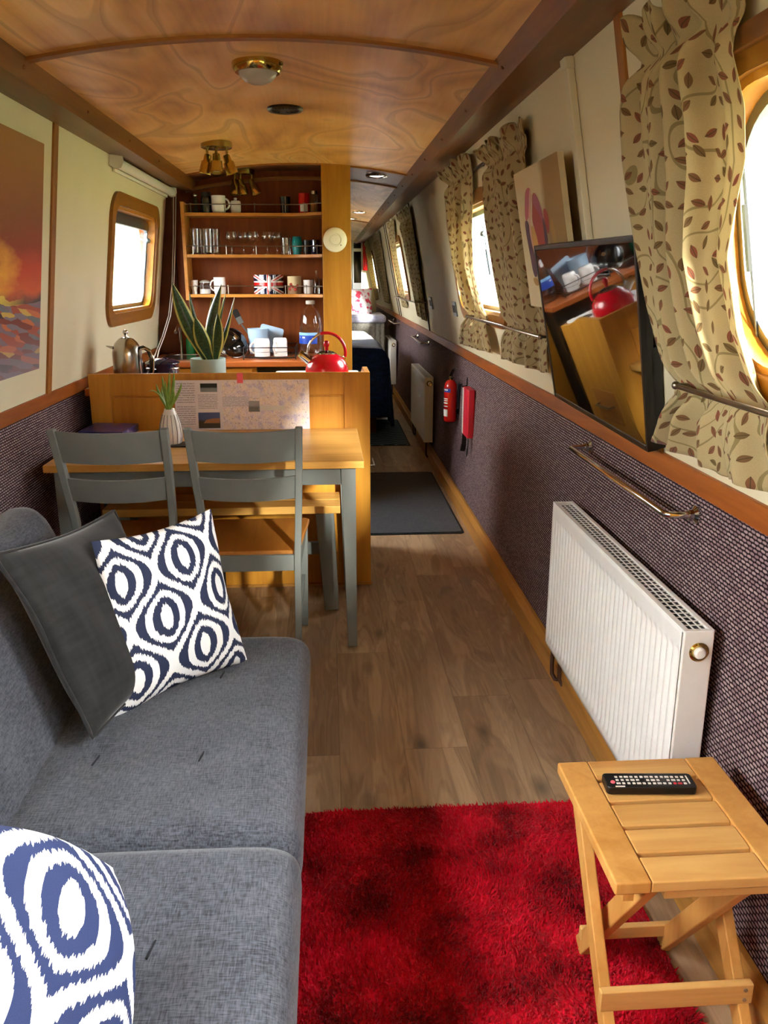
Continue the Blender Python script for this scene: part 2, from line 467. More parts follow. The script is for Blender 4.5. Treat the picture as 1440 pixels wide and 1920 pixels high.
MT['ikat2'] = m_ikat('ikat_print_b', 2.1, 1.75, .35, '#1d2b58')

def m_leaf_curtain():
    m, nt, b = mat('leaf_curtain')
    uv = coord(nt, 'UV')
    S_ = 26.0
    sc = nd(nt, 'VectorMath', {0: uv, 3: S_}, operation='SCALE').outputs[0]
    vo = nd(nt, 'TexVoronoi', {'Vector': sc, 'Scale': 1.0, 'Randomness': .55}, voronoi_dimensions='2D')
    loc = nd(nt, 'VectorMath', {0: sc, 1: vo.outputs['Position']}, operation='SUBTRACT').outputs[0]
    rr = nd(nt, 'SeparateColor', {0: vo.outputs['Color']})
    ang = math(nt, 'MULTIPLY', rr.outputs[0], 6.28)
    lr = nd(nt, 'VectorRotate', {'Vector': loc, 'Angle': ang}, rotation_type='Z_AXIS').outputs[0]
    sp = nd(nt, 'SeparateXYZ', {0: lr}); lx, ly = sp.outputs[0], sp.outputs[1]
    q = math(nt, 'DIVIDE', lx, .36)
    wid = math(nt, 'MULTIPLY', math(nt, 'SUBTRACT', 1.0, math(nt, 'MULTIPLY', q, q)), .17)
    inside = math(nt, 'LESS_THAN', math(nt, 'ABSOLUTE', ly), wid)
    rib = math(nt, 'LESS_THAN', math(nt, 'ABSOLUTE', ly), .018)
    # curling stems
    wv = nd(nt, 'TexNoise', {'Vector': uv, 'Scale': 5.5, 'Detail': 0.0}).outputs['Fac']
    st = math(nt, 'ABSOLUTE', math(nt, 'SUBTRACT', math(nt, 'FRACT', math(nt, 'MULTIPLY', wv, 7.0)), .5))
    stem = math(nt, 'MULTIPLY', math(nt, 'LESS_THAN', st, .045), .8)
    base = mixc(nt, noise(nt, uv, 400, 2), '#ad9d70', '#c0b086')
    leafc = mixc(nt, rr.outputs[1], '#75643f', '#8a5240')
    leafc = mixc(nt, rib, leafc, '#574a30')
    c = mixc(nt, stem, base, '#81764c')
    c = mixc(nt, inside, c, leafc)
    setb(nt, b, col=c, rough=.9, spec=.1, sheen=.15)
    tr = nd(nt, 'BsdfTranslucent', {'Color': c})
    mx = nd(nt, 'MixShader', {0: .30, 1: b.outputs[0], 2: tr.outputs[0]})
    nt.links.new(mx.outputs[0], nt.nodes['Material Output'].inputs[0])
    return m
MT['curtain'] = m_leaf_curtain()

def m_snake_leaf():
    m, nt, b = mat('snake_leaf'); uv = coord(nt, 'UV'); sp = nd(nt, 'SeparateXYZ', {0: uv})
    e = math(nt, 'ABSOLUTE', math(nt, 'SUBTRACT', sp.outputs[0], .5))
    bands = noise(nt, nd(nt, 'CombineXYZ', {0: math(nt, 'MULTIPLY', sp.outputs[0], 3.0), 1: math(nt, 'MULTIPLY', sp.outputs[1], 26.0), 2: 0.0}).outputs[0], 1, 3)
    g = ramp(nt, bands, [(.35, '#16321a'), (.65, '#3c6234')])
    setb(nt, b, col=mixc(nt, ramp(nt, e, [(.34, (0, 0, 0)), (.38, (1, 1, 1))]), g, '#c9c86a'), rough=.35); return m
MT['snake'] = m_snake_leaf()
def m_green_leaf():
    m, nt, b = mat('green_leaf'); uv = coord(nt, 'UV')
    setb(nt, b, col=ramp(nt, noise(nt, uv, 6, 2), [(.35, '#4d7a22'), (.65, '#93b04a')]), rough=.4); return m
MT['green_leaf'] = m_green_leaf()

def m_sunset():
    m, nt, b = mat('sunset_canvas'); uv = coord(nt, 'UV'); sp = nd(nt, 'SeparateXYZ', {0: uv}); x, y = sp.outputs[0], sp.outputs[1]
    wob = noise(nt, nd(nt, 'CombineXYZ', {0: math(nt, 'MULTIPLY', x, 2.5), 1: math(nt, 'MULTIPLY', y, 5.0), 2: 0.0}).outputs[0], 1, 4, .6)
    yy = math(nt, 'ADD', y, math(nt, 'MULTIPLY', math(nt, 'SUBTRACT', wob, .5), .16))
    sky = ramp(nt, yy, [(.33, '#4a3c34'), (.37, '#cf5a26'), (.45, '#c23d18'), (.55, '#93320f'), (.66, '#8c4a18'), (.95, '#a06c34')])
    gx = math(nt, 'SUBTRACT', x, .66); gy = math(nt, 'SUBTRACT', y, .44)
    d = math(nt, 'SQRT', math(nt, 'ADD', math(nt, 'MULTIPLY', math(nt, 'MULTIPLY', gx, gx), 3.0), math(nt, 'MULTIPLY', math(nt, 'MULTIPLY', gy, gy), 2.0)))
    d = math(nt, 'ADD', d, math(nt, 'MULTIPLY', math(nt, 'SUBTRACT', wob, .5), .75))
    sky = mixc(nt, ramp(nt, d, [(.0, (.95, .95, .95)), (.24, (0, 0, 0))]), sky, '#f2b030')
    vo = nd(nt, 'TexVoronoi', {'Vector': nd(nt, 'CombineXYZ', {0: math(nt, 'ADD', math(nt, 'MULTIPLY', x, 11.0), math(nt, 'MULTIPLY', wob, 4.0)), 1: math(nt, 'ADD', math(nt, 'MULTIPLY', y, 46.0), math(nt, 'MULTIPLY', x, 9.0)), 2: 0.0}).outputs[0], 'Scale': 1.0}, voronoi_dimensions='2D')
    rc = nd(nt, 'SeparateColor', {0: vo.outputs['Color']})
    water = ramp(nt, rc.outputs[0], [(0, '#7c6f78'), (.2, '#6a6f72'), (.32, '#7a3628'), (.5, '#a24a30'), (.64, '#c0683c'), (.74, '#c9a348'), (.79, '#7a6470'), (.92, '#3a2a2c')], 'CONSTANT')
    low = ramp(nt, y, [(.02, (1, 1, 1)), (.2, (0, 0, 0))])
    water = mixc(nt, math(nt, 'MULTIPLY', low, .6), water, '#8d858f')
    f = math(nt, 'GREATER_THAN', math(nt, 'ADD', y, math(nt, 'MULTIPLY', math(nt, 'SUBTRACT', wob, .5), .05)), .315)
    c = mixc(nt, f, water, sky)
    line = math(nt, 'LESS_THAN', math(nt, 'ABSOLUTE', math(nt, 'SUBTRACT', yy, .335)), .012)
    c = mixc(nt, math(nt, 'MULTIPLY', line, ramp(nt, x, [(.6, (1, 1, 1)), (.85, (0, 0, 0))])), c, '#e6c94c')
    setb(nt, b, col=c, rough=.7); return m
MT['sunset'] = m_sunset()
MT['canvas_cream'] = plain('canvas_cream', '#c9b98e', .8)
def m_blend(name, a, bcol, axis=0, p0=.4, p1=.6):
    m, nt, b = mat(name); uv = coord(nt, 'UV'); sp = nd(nt, 'SeparateXYZ', {0: uv})
    f = math(nt, 'ADD', sp.outputs[axis], math(nt, 'MULTIPLY', math(nt, 'SUBTRACT', noise(nt, uv, 4, 4), .5), .15))
    setb(nt, b, col=ramp(nt, f, [(p0, a), (p1, bcol)]), rough=.75); return m
MT['tulip_ground'] = m_blend('tulip_ground', '#cdbf95', '#977740', 0, .56, .66)
MT['petal_pink'] = plain('petal_pink', '#b85a66', .7); MT['petal_red'] = plain('petal_red', '#a03020', .7)
MT['petal_rose'] = plain('petal_rose', '#a04a62', .7); MT['petal_plum'] = plain('petal_plum', '#54283c', .7)
MT['petal_gold'] = plain('petal_gold', '#c79a4a', .7); MT['petal_line'] = plain('petal_line', '#d3a48e', .7)
MT['ochre'] = plain('ochre', '#a98235', .7)

def m_map():
    m, nt, b = mat('map_sheet'); uv = coord(nt, 'UV', (4, 2, 1))
    ls = []
    for sc, w in ((2.3, .022), (4.1, .03)):
        n1 = noise(nt, uv, sc, 3, .6)
        ls.append(math(nt, 'LESS_THAN', math(nt, 'ABSOLUTE', math(nt, 'SUBTRACT', math(nt, 'FRACT', math(nt, 'MULTIPLY', n1, 5.0)), .5)), w))
    patch = noise(nt, uv, 3.1, 2)
    c = ramp(nt, patch, [(.4, '#f6e8de'), (.55, '#f1e7ea'), (.68, '#d6cde6')])
    c = mixc(nt, math(nt, 'MULTIPLY', ls[0], .8), c, '#8a7f9c'); c = mixc(nt, math(nt, 'MULTIPLY', ls[1], .5), c, '#b58f78')
    dots = nd(nt, 'TexVoronoi', {'Vector': uv, 'Scale': 9.0}, voronoi_dimensions='2D').outputs['Distance']
    c = mixc(nt, math(nt, 'MULTIPLY', math(nt, 'LESS_THAN', dots, .07), .6), c, '#7b74a6')
    setb(nt, b, col=c, rough=.25); return m
MT['map'] = m_map()
def m_print_text():
    m, nt, b = mat('printed_text'); uv = coord(nt, 'UV'); sp = nd(nt, 'SeparateXYZ', {0: uv})
    ln = math(nt, 'GREATER_THAN', math(nt, 'FRACT', math(nt, 'MULTIPLY', sp.outputs[1], 9.0)), .45)
    wd = math(nt, 'GREATER_THAN', noise(nt, nd(nt, 'CombineXYZ', {0: math(nt, 'MULTIPLY', sp.outputs[0], 22.0), 1: math(nt, 'MULTIPLY', sp.outputs[1], 9.0), 2: 0.0}).outputs[0], 1, 1), .4)
    setb(nt, b, col=mixc(nt, math(nt, 'MULTIPLY', math(nt, 'MULTIPLY', ln, wd), .55), '#ece7ec', '#77728a'), rough=.25); return m
MT['print_text'] = m_print_text()
MT['sheet'] = plain('sheet', '#efeaee', .25)
MT['photo_dusk'] = m_blend('photo_dusk', '#4a4030', '#51618f', 1, .42, .6)
MT['photo_canal'] = m_blend('photo_canal', '#8a9398', '#2c3330', 1, .4, .55)
MT['photo_stone'] = m_blend('photo_stone', '#7d7d74', '#a9a9ad', 1, .4, .6)
MT['photo_barn'] = plain('photo_barn', '#a8713c', .3)
def m_box_art():
    m, nt, b = mat('box_art'); v = coord(nt, 'Object')
    setb(nt, b, col=ramp(nt, noise(nt, v, 14, 3, .6), [(.4, '#1c1a4c'), (.55, '#2f2f7a'), (.66, '#4a3a78'), (.76, '#a9a4c0')]), rough=.3); return m
MT['box_art'] = m_box_art()
def m_cushion_far():
    m, nt, b = mat('red_white_print'); uv = coord(nt, 'UV', (4, 4, 1))
    f = noise(nt, uv, 1.2, 2)
    setb(nt, b, col=ramp(nt, f, [(.42, '#d23a58'), (.47, '#e9e2e8'), (.62, '#efe9ee'), (.68, '#c96a8a')]), rough=.8); return m
MT['far_print'] = m_cushion_far()
def m_grass():
    m, nt, b = mat('grass'); v = coord(nt)
    setb(nt, b, col=ramp(nt, noise(nt, v, 5, 4), [(.35, '#646c3a'), (.65, '#a0a46c')]), rough=.9); return m
MT['grass'] = m_grass()
def m_render():
    m, nt, b = mat('render_wall'); v = coord(nt)
    f = noise(nt, v, 9, 4, .7); g = noise(nt, coord(nt, 'Object', (1, 1, .35)), 3.5, 3)
    setb(nt, b, col=mixc(nt, ramp(nt, math(nt, 'MULTIPLY', f, g), [(.24, (0, 0, 0)), (.36, (1, 1, 1))]), '#77765f', '#1c1e14'), rough=.9); return m
MT['render_wall'] = m_render()
# ------------------------------------------------------------------ the boat's shell
Y0, Y1 = -0.95, 14.6                       # bow bulkhead behind the camera, stern bulkhead
def xr(z): return .858 - .19 * (z - .965)   # cabin side, right, leaning in
def xl(z): return -1.083 + .134 * (z - .965)
def xrl(z): return .82 + .045 * (z - .1)    # hull side below the gunwale rail
def xll(z): return -1.04 - .07 * (z - .1)
def zc(x): return 2.03 - .15 * (x + .13) ** 2
def PR(s, z, o=0): return Vector((xr(z) - o, s, z))
def PL(s, z, o=0): return Vector((xl(z) + o, s, z))
def struct(name, mb, mats, **k): return tag(mb.build(name, mats, **k), kind='structure')

b = MB(); b.box(-1.35, 1.15, Y0 - .1, Y1 + .1, -.06, 0); struct('floor', b, MT['floor'])

HOLE_R = [(-.85, .45), (.72, 1.655), (3.78, 4.98), (8.2, 9.4), (13.0, 14.4)]  # first opening is unseen, added to light the near cabin
HOLE_L = [(-.75, .15), (.35, 1.45), (4.165, 5.165), (8.2, 9.2)]  # all but the galley opening are unseen, added to bring in daylight
WZ0, WZ1 = 1.225, 1.725
def side_wall(name, P, holes):
    b = MB(); T = -.056
    def seg(s0, s1, z0, z1):
        q = [P(s0, z0, 0), P(s1, z0, 0), P(s1, z0, T), P(s0, z0, T), P(s0, z1, 0), P(s1, z1, 0), P(s1, z1, T), P(s0, z1, T)]
        b.hexa(q)
    s = Y0
    for h0, h1 in holes:
        seg(s, h0, .93, 2.1); seg(h0, h1, .93, WZ0); seg(h0, h1, WZ1, 2.1); s = h1
    seg(s, Y1, .93, 2.1)
    return struct(name, b, MT['wall'], smooth=0)
side_wall('wall_right', PR, HOLE_R); side_wall('wall_left', PL, HOLE_L)
b = MB(); b.prism([(xrl(0), -.02), (xrl(0) + .1, -.02), (xrl(.95) + .08, .95), (xrl(.95), .95)], Y0, Y1, 'y'); struct('wall_right', b, MT['carpet'], smooth=0)
b = MB(); b.prism([(xll(0), -.02), (xll(0) - .1, -.02), (xll(.95) - .08, .95), (xll(.95), .95)], Y0, Y1, 'y'); struct('wall_left', b, MT['carpet'], smooth=0)
# gunwale rails and skirting
b = MB(); b.prism([(.843, .915), (.90, .915), (.90, .968), (.847, .968)], Y0, Y1, 'y'); struct('trim_1', b, MT['oak_rail'], bevel=.004)
b = MB(); b.prism([(-1.078, .915), (-1.13, .915), (-1.13, .968), (-1.076, .968)], Y0, 5.5, 'y'); struct('trim_2', b, MT['oak_rail'], bevel=.004)
b = MB(); b.prism([(.784, 0), (.84, 0), (.84, .095), (.806, .095), (.797, .078), (.786, .072)], Y0, Y1, 'y'); struct('baseboard_right', b, MT['skirt'], bevel=.002)
b = MB(); b.prism([(-1.018, 0), (-1.06, 0), (-1.07, .1), (-1.03, .1), (-1.02, .08)], Y0, 5.5, 'y'); struct('baseboard_left', b, MT['skirt'], bevel=.002)
# ceiling, bent plywood panels
def ceil_panel(y0, y1, m):
    b = MB(); n = 28; xa, xb = -.88, .58
    b.grid(lambda u, v: (lerp(xa, xb, u), lerp(y0, y1, v), zc(lerp(xa, xb, u))), n, 1)
    b.grid(lambda u, v: (lerp(xa, xb, u), lerp(y0, y1, v), zc(lerp(xa, xb, u)) + .02), n, 1)
    struct('ceiling', b, m, recalc=False)
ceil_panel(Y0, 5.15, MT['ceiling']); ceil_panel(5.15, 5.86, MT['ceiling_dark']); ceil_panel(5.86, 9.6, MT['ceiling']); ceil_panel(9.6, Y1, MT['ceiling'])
k = 3
for y, w in ((.1, .035), (2.53, .035), (5.15, .022), (5.86, .022), (9.6, .03)):
    b = MB(); n = 28
    b.loft([[(x, y - w / 2, zc(x) - .009), (x, y + w / 2, zc(x) - .009), (x, y + w / 2, zc(x) + .004), (x, y - w / 2, zc(x) + .004)] for x in [lerp(-.80, .49, i / n) for i in range(n + 1)]])
    struct('trim_%d' % k, b, MT['oak_arch'], weld=1e-5); k += 1
# cornice beams with small screw plugs
b = MB(); b.prism([(.472, zc(.472) + .03), (.476, 1.975), (.517, 1.937), (.667, 1.966), (.74, 1.97), (.74, 2.09), (.472, 2.09)], Y0, Y1, 'y')
for i in range(24): b.ball((.497, Y0 + .35 + .62 * i, 1.9555), .006, 8)
struct('trim_%d' % k, b, MT['oak_beam']); k += 1
b = MB(); b.prism([(-.785, 2.09), (-.787, 1.963), (-.80, 1.905), (-.955, 1.926), (-1.03, 1.935), (-1.03, 2.09)], Y0, 5.5, 'y')
for i in range(10): b.ball((-.794, Y0 + .35 + .62 * i, 1.937), .006, 8)
struct('trim_%d' % k, b, MT['oak_beam']); k += 1
# upright battens on the cabin sides
def batten(P, y, w, m=MT['oak_batten'], o=.008):
    global k
    b = MB(); q = [P(y - w / 2, .965, o), P(y + w / 2, .965, o), P(y + w / 2, .965, -.01), P(y - w / 2, .965, -.01),
                   P(y - w / 2, 1.97, o), P(y + w / 2, 1.97, o), P(y + w / 2, 1.97, -.01), P(y - w / 2, 1.97, -.01)]
    b.hexa(q); struct('trim_%d' % k, b, m, bevel=.002); k += 1
b = MB(); b.hexa([PR(.45, 1.757, .028), PR(1.72, 1.757, .028), PR(1.72, 1.757, -.01), PR(.45, 1.757, -.01), PR(.45, 1.792, .028), PR(1.72, 1.792, .028), PR(1.72, 1.792, -.01), PR(.45, 1.792, -.01)]); struct('trim_%d' % k, b, MT['oak_beam'], bevel=.003); k += 1
batten(PR, 2.05, .042); batten(PL, 3.285, .05); batten(PR, 6.98, .03, MT['dark_frame']); batten(PR, 9.9, .03, MT['dark_frame']); batten(PR, 9.65, .03, MT['dark_frame'])
b = MB(); b.box(-1.4, 1.2, Y0 - .1, Y1 + .1, 2.09, 2.14); struct('roof_seal', b, MT['dark_frame'])  # unseen slab added to stop daylight leaking in above the beams

# galley bulkhead, corridor side, bathroom bulkhead, stern
b = MB(); b.box(-1.15, .13, 5.5, 5.53, 0, 2.1); struct('wall_galley', b, MT['veneer'])
b = MB(); b.box(-.018, .152, 5.13, 5.16, 0, 2.05); struct('wall_galley', b, MT['pillar'], bevel=.004)
b = MB(); b.box(.124, .150, 5.16, 6.9, 0, 2.05); struct('wall_corridor', b, MT['veneer_dark'])  # dark veneer chosen to dim light bouncing in the corridor
b = MB(); b.box(-1.15, .124, 6.87, 6.9, 0, 2.1); struct('wall_bathroom', b, MT['wall'])
n = 24; b = MB()
b.loft([[(x, 5.475, zc(x) - .055), (x, 5.5, zc(x) - .055), (x, 5.5, zc(x) - .035), (x, 5.475, zc(x) - .035)] for x in [lerp(-.85, -.018, i / n) for i in range(n + 1)]])
struct('trim_%d' % k, b, MT['oak_arch'], weld=1e-5); k += 1
b = MB(); b.box(-1.3, .45, Y1, Y1 + .05, 0, 2.1); b.box(.45, .95, Y1, Y1 + .05, 0, .9); b.box(.45, .95, Y1, Y1 + .05, 2.0, 2.1); b.box(.62, .95, Y1, Y1 + .05, .9, 2.0); struct('wall_stern', b, MT['wall'])

# ------------------------------------------------------------------ windows
def ring(b, P, outer, inner, o0, o1, mi=0):
    b.loft([[P(*a, o0), P(*c, o0), P(*c, o1), P(*a, o1)] for a, c in zip(outer, inner)], True, mi)
def window(n, P, y0, y1, stay=1, ct=.058, r=.085, band=False):
    root = thing('window_%d' % n, None, None, P((y0 + y1) / 2, 1.47)); tag(root, kind='structure')
    inn = rrect(y0, y1, WZ0, WZ1, r, 10); out = rrect(y0 - ct, y1 + ct, WZ0 - ct, WZ1 + ct, min(r + .04, .165), 10)
    b = MB(); ring(b, P, out, inn, .016, 0); b.build('casing', MT['casing'], root, weld=1e-5)
    i2 = rrect(y0 + .014, y1 - .014, WZ0 + .014, WZ1 - .014, r - .01, 10)
    b = MB(); ring(b, P, inn, i2, .004, -.056); b.build('liner', MT['liner'], root, weld=1e-5)
    i3 = rrect(y0 + .034, y1 - .034, WZ0 + .034, WZ1 - .034, r - .025, 10)
    b = MB(); ring(b, P, i2, i3, -.038, -.055)
    if band:
        b.hexa([P(y0 + .02, WZ1 - .07, -.03), P(y1 - .02, WZ1 - .07, -.03), P(y1 - .02, WZ1 - .07, -.05), P(y0 + .02, WZ1 - .07, -.05),
                P(y0 + .05, WZ1 - .03, -.03), P(y1 - .05, WZ1 - .03, -.03), P(y1 - .05, WZ1 - .03, -.05), P(y0 + .05, WZ1 - .03, -.05)])
    b.build('glazing_frame', MT['grey_alu'], root, weld=1e-5)
    b = MB(); q = rrect(y0 + .02, y1 - .02, WZ0 + .02, WZ1 - .02, r - .015, 10)
    v0 = [b._v(P(s, z, -.045)) for s, z in q]; v1 = [b._v(P(s, z, -.049)) for s, z in q]
    b.face(v0); b.face(v1[::-1])
    for i in range(len(q)): j = (i + 1) % len(q); b.face([v0[i], v0[j], v1[j], v1[i]])
    b.build('pane', MT['glass'], root, smooth=0)
    ys = y1 - .07 if stay == 1 else stay
    b = MB(); b.tube([P(ys, 1.64, -.03), P(ys, 1.47, -.033), P(ys, 1.27, -.037)], [.004, .004, .002], 8)
    b.tube([P(ys, 1.53, -.03), P(ys, 1.41, -.032)], .008, 8); b.ball(P(ys, 1.60, -.022), .014, 14); b.tube([P(ys, 1.6, -.02), P(ys + .03, 1.6, -.045)], .006, 8)
    b.build('stay', MT['grey_alu'], root)
    b = MB(); b.ball(P(y0 + .055, 1.46, -.03), .016, 12); b.build('catch', MT['black'], root)
    return root
for i, (a, c) in enumerate(HOLE_R[1:]): window(i + 1, PR, a, c, 1 if i != 1 else 4.17, r=.19 if i == 0 else .10)
window(5, PL, *HOLE_L[2], ct=.062, band=True); window(6, PL, *HOLE_L[3]); window(7, PL, *HOLE_L[1]); window(9, PL, *HOLE_L[0]); window(8, PR, *HOLE_R[0])  # after the galley window, unseen ones added for extra daylight

# bow bulkhead behind the viewer, its unseen panelled doors made solid to block the sun
b = MB(); T0, T1 = Y0 - .05, Y0
b.box(-1.3, -.80, T0, T1, 0, 2.1); b.box(.55, 1.1, T0, T1, 0, 2.1); b.box(-.80, .55, T0, T1, 1.90, 2.1); struct('wall_bow', b, MT['wall'])
for i, (a, c) in enumerate(((-.80, -.125), (-.125, .55))):
    root = tag(thing('door_%d' % (i + 1), None, None, ((a + c) / 2, Y0 - .03, 0)), kind='structure')
    b = MB(); b.box(a, c, T0, T1 - .01, 0, 1.9); b.build('door_leaf', MT['pine'], root, bevel=.004)
    b = MB(); b.box(a + .12, c - .12, T1 - .012, T1 + .004, .15, .85); b.box(a + .12, c - .12, T1 - .012, T1 + .004, 1.0, 1.75); b.build('raised_panel', MT['pine'], root, bevel=.006)
    b = MB(); b.tube([(c - .05 if i == 0 else a + .05, T1 - .01, 1.0), (c - .05 if i == 0 else a + .05, T1 + .04, 1.0), (c - .14 if i == 0 else a + .14, T1 + .04, 1.0)], .01); b.build('handle', MT['brass'], root)

# outside: grass, a darkened left bank and a pale mottled wall across the towpath
b = MB(); b.box(1.35, 30, -20, 40, .2, .62); struct('ground', b, MT['grass'])
b = MB(); b.box(-30, -1.5, -20, 40, .2, .62); struct('ground', b, MT['dim_bank'])  # kept dark so less light bounces up into the cabin
b = MB(); b.box(-30, 30, -30, Y0 - 1.2, -.3, -.1); struct('ground', b, MT['grass'])
b = MB(); b.box(-4.3, -4.1, 11, 27, .5, 3.1); struct('wall_towpath', b, MT['render_wall'])

# ------------------------------------------------------------------ curtains
def curtain(label, far, near, nple, o=.052, amp=.026, head=True, tie=None, ztop=None, group=None, W=.95, seed=0):
    rnd = random.Random(seed)
    zt = ztop or max(far[0][1], near[0][1]); zb = min(far[-1][1], near[-1][1])
    ph = rnd.random() * 6
    ztie = tie
    def fn(u, v):
        zf = lerp(zt, far[-1][1], v); zn = lerp(zt, near[-1][1], v)
        z = lerp(zf, zn, u)
        ya, yb = interp(far, z), interp(near, z)
        wob = .07 * sin(2 * pi * u * 1.7 + ph + v * 1.3) * sin(pi * u)
        y = lerp(ya, yb, min(1, max(0, u + wob * .5)))
        a = amp
        if head: a *= 1 - .72 * exp(-((z - (zt - .075)) / .022) ** 2)
        if ztie: a *= 1 - .55 * exp(-((z - ztie) / .035) ** 2)
        d = sin(2 * pi * nple * u + ph + .5 * sin(3.1 * v + ph))
        d2 = .35 * sin(2 * pi * nple * 2.3 * u + 1.7 * ph + 2.1 * v)
        off = o * (1 - .35 * max(0, u - .7) / .3) + a * (1 - .5 * max(0, u - .75) / .25) * (d + d2)
        if head: off -= .012 * exp(-((z - (zt - .075)) / .025) ** 2)
        if ztie: off -= .012 * exp(-((z - ztie) / .03) ** 2)
        if z < (ztie or 0): off += .012
        zz = z + (.006 * sin(2 * pi * nple * u + ph) if v > .98 else 0) + (.008 * sin(2 * pi * nple * 2 * u) if v < .02 else 0)
        return PR(y, zz, max(.024 if z > zt - .12 else .012, off))
    b = MB(); b.grid(fn, 96, 84, su=W, sv=zt - zb)
    o_ = b.build('curtain', MT['curtain'], base=PR(lerp(far[-1][0], near[-1][0], .5), zb, .05), smooth=80, solid=.0015, recalc=False)
    return tag(o_, label, 'curtain', group)
GC = 'leaf print curtains along the right side'
curtain('large leaf-patterned curtain beside the television, nearest to the viewer',
        [(1.80, 1.886), (1.80, 1.848), (1.808, 1.802), (1.853, 1.728), (1.869, 1.634), (1.858, 1.502), (1.832, 1.339), (1.793, 1.224), (1.765, 1.17), (1.763, 1.153), (1.871, 1.031)],
        [(1.405, 1.886), (1.441, 1.80), (1.455, 1.752), (1.425, 1.667), (1.43, 1.586), (1.476, 1.506), (1.51, 1.436), (1.485, 1.306), (1.445, 1.233), (1.412, 1.18), (1.33, 1.02)], 4.2, o=.056, amp=.029, tie=1.165, group=GC, seed=1)
curtain('leaf-patterned curtain hanging right of the middle window, beside the tulip canvas',
        [(3.75, 1.905), (3.60, 1.83), (3.69, 1.636), (3.662, 1.404), (3.609, 1.19), (3.719, 1.045)],
        [(2.90, 1.905), (2.93, 1.80), (2.94, 1.556), (2.962, 1.31), (2.952, 1.19), (2.975, 1.06)], 3.4, o=.038, amp=.02, tie=1.195, group=GC, seed=2)
curtain('leaf-patterned curtain hanging left of the middle window, beside the plug sockets',
        [(4.66, 1.93), (4.52, 1.84), (4.662, 1.481), (4.557, 1.298), (4.535, 1.2), (4.83, 1.03)],
        [(3.935, 1.93), (3.97, 1.80), (4.184, 1.604), (4.279, 1.441), (4.131, 1.2), (4.033, 1.045)], 3.4, tie=1.2, group=GC, seed=3)
curtain('dark leaf-patterned curtain on the near side of the third window', [(7.75, 1.93), (7.5, 1.70), (7.5, 1.35), (7.4, 1.07)], [(6.72, 1.93), (6.72, 1.572), (6.918, 1.05)], 5, o=.034, amp=.012, group=GC, seed=4)
curtain('leaf-patterned curtain on the far side of the third window', [(9.1, 1.93), (9.1, 1.52), (8.9, 1.1)], [(8.3, 1.93), (8.6, 1.617), (8.5, 1.1)], 4, o=.034, amp=.012, group=GC, seed=5)
curtain('leaf-patterned curtain on the near side of the farthest window', [(12.0, 1.93), (11.9, 1.56), (11.7, 1.07)], [(10.6, 1.93), (11.0, 1.07)], 5, o=.034, amp=.010, group=GC, seed=6)
curtain('leaf-patterned curtain on the far side of the farthest window', [(14.2, 1.93), (14.2, 1.4), (13.9, 1.03)], [(12.9, 1.93), (13.3, 1.07)], 4, o=.034, amp=.010, group=GC, seed=7)
GR = 'curtain hold-back bars'
for (y0, y1, z, lab) in ((.45, 1.68, 1.183, 'thin metal bar holding back the curtain beside the television'), (2.80, 4.32, 1.205, 'thin metal bar holding back the pair of curtains at the middle window'),
                         (6.85, 8.9, 1.20, 'thin metal bar holding back the curtains at the third window')):
    b = MB(); b.tube([PR(y0, z, .0), PR(y0, z, .088), PR(y0 + .02, z, .098), PR(y1 - .02, z, .098), PR(y1, z, .088), PR(y1, z, .0)], .0055, 10); b.ball(PR(y1, z, .095), .009, 12); b.ball(PR(y0, z, .095), .009, 12)
    tag(b.build('holdback_bar', MT['bronze'], base=PR((y0 + y1) / 2, z)), lab, 'curtain bar', GR)
for (y0, y1, lab) in ((.25, 1.82, 'dark curtain rail above the window beside the television'), (2.95, 4.62, 'dark curtain rail above the middle window')):
    b = MB(); b.tube([PR(y0, 1.862, .013), PR(y1, 1.862, .013)], .007, 10)
    for y in (y0 + .03, (y0 + y1) / 2, y1 - .03): b.tube([PR(y, 1.862, .013), PR(y, 1.862, .0005)], .005, 8)
    tag(b.build('curtain_rail', MT['dark_frame'], base=PR((y0 + y1) / 2, 1.862)), lab, 'curtain rail', 'curtain rails')
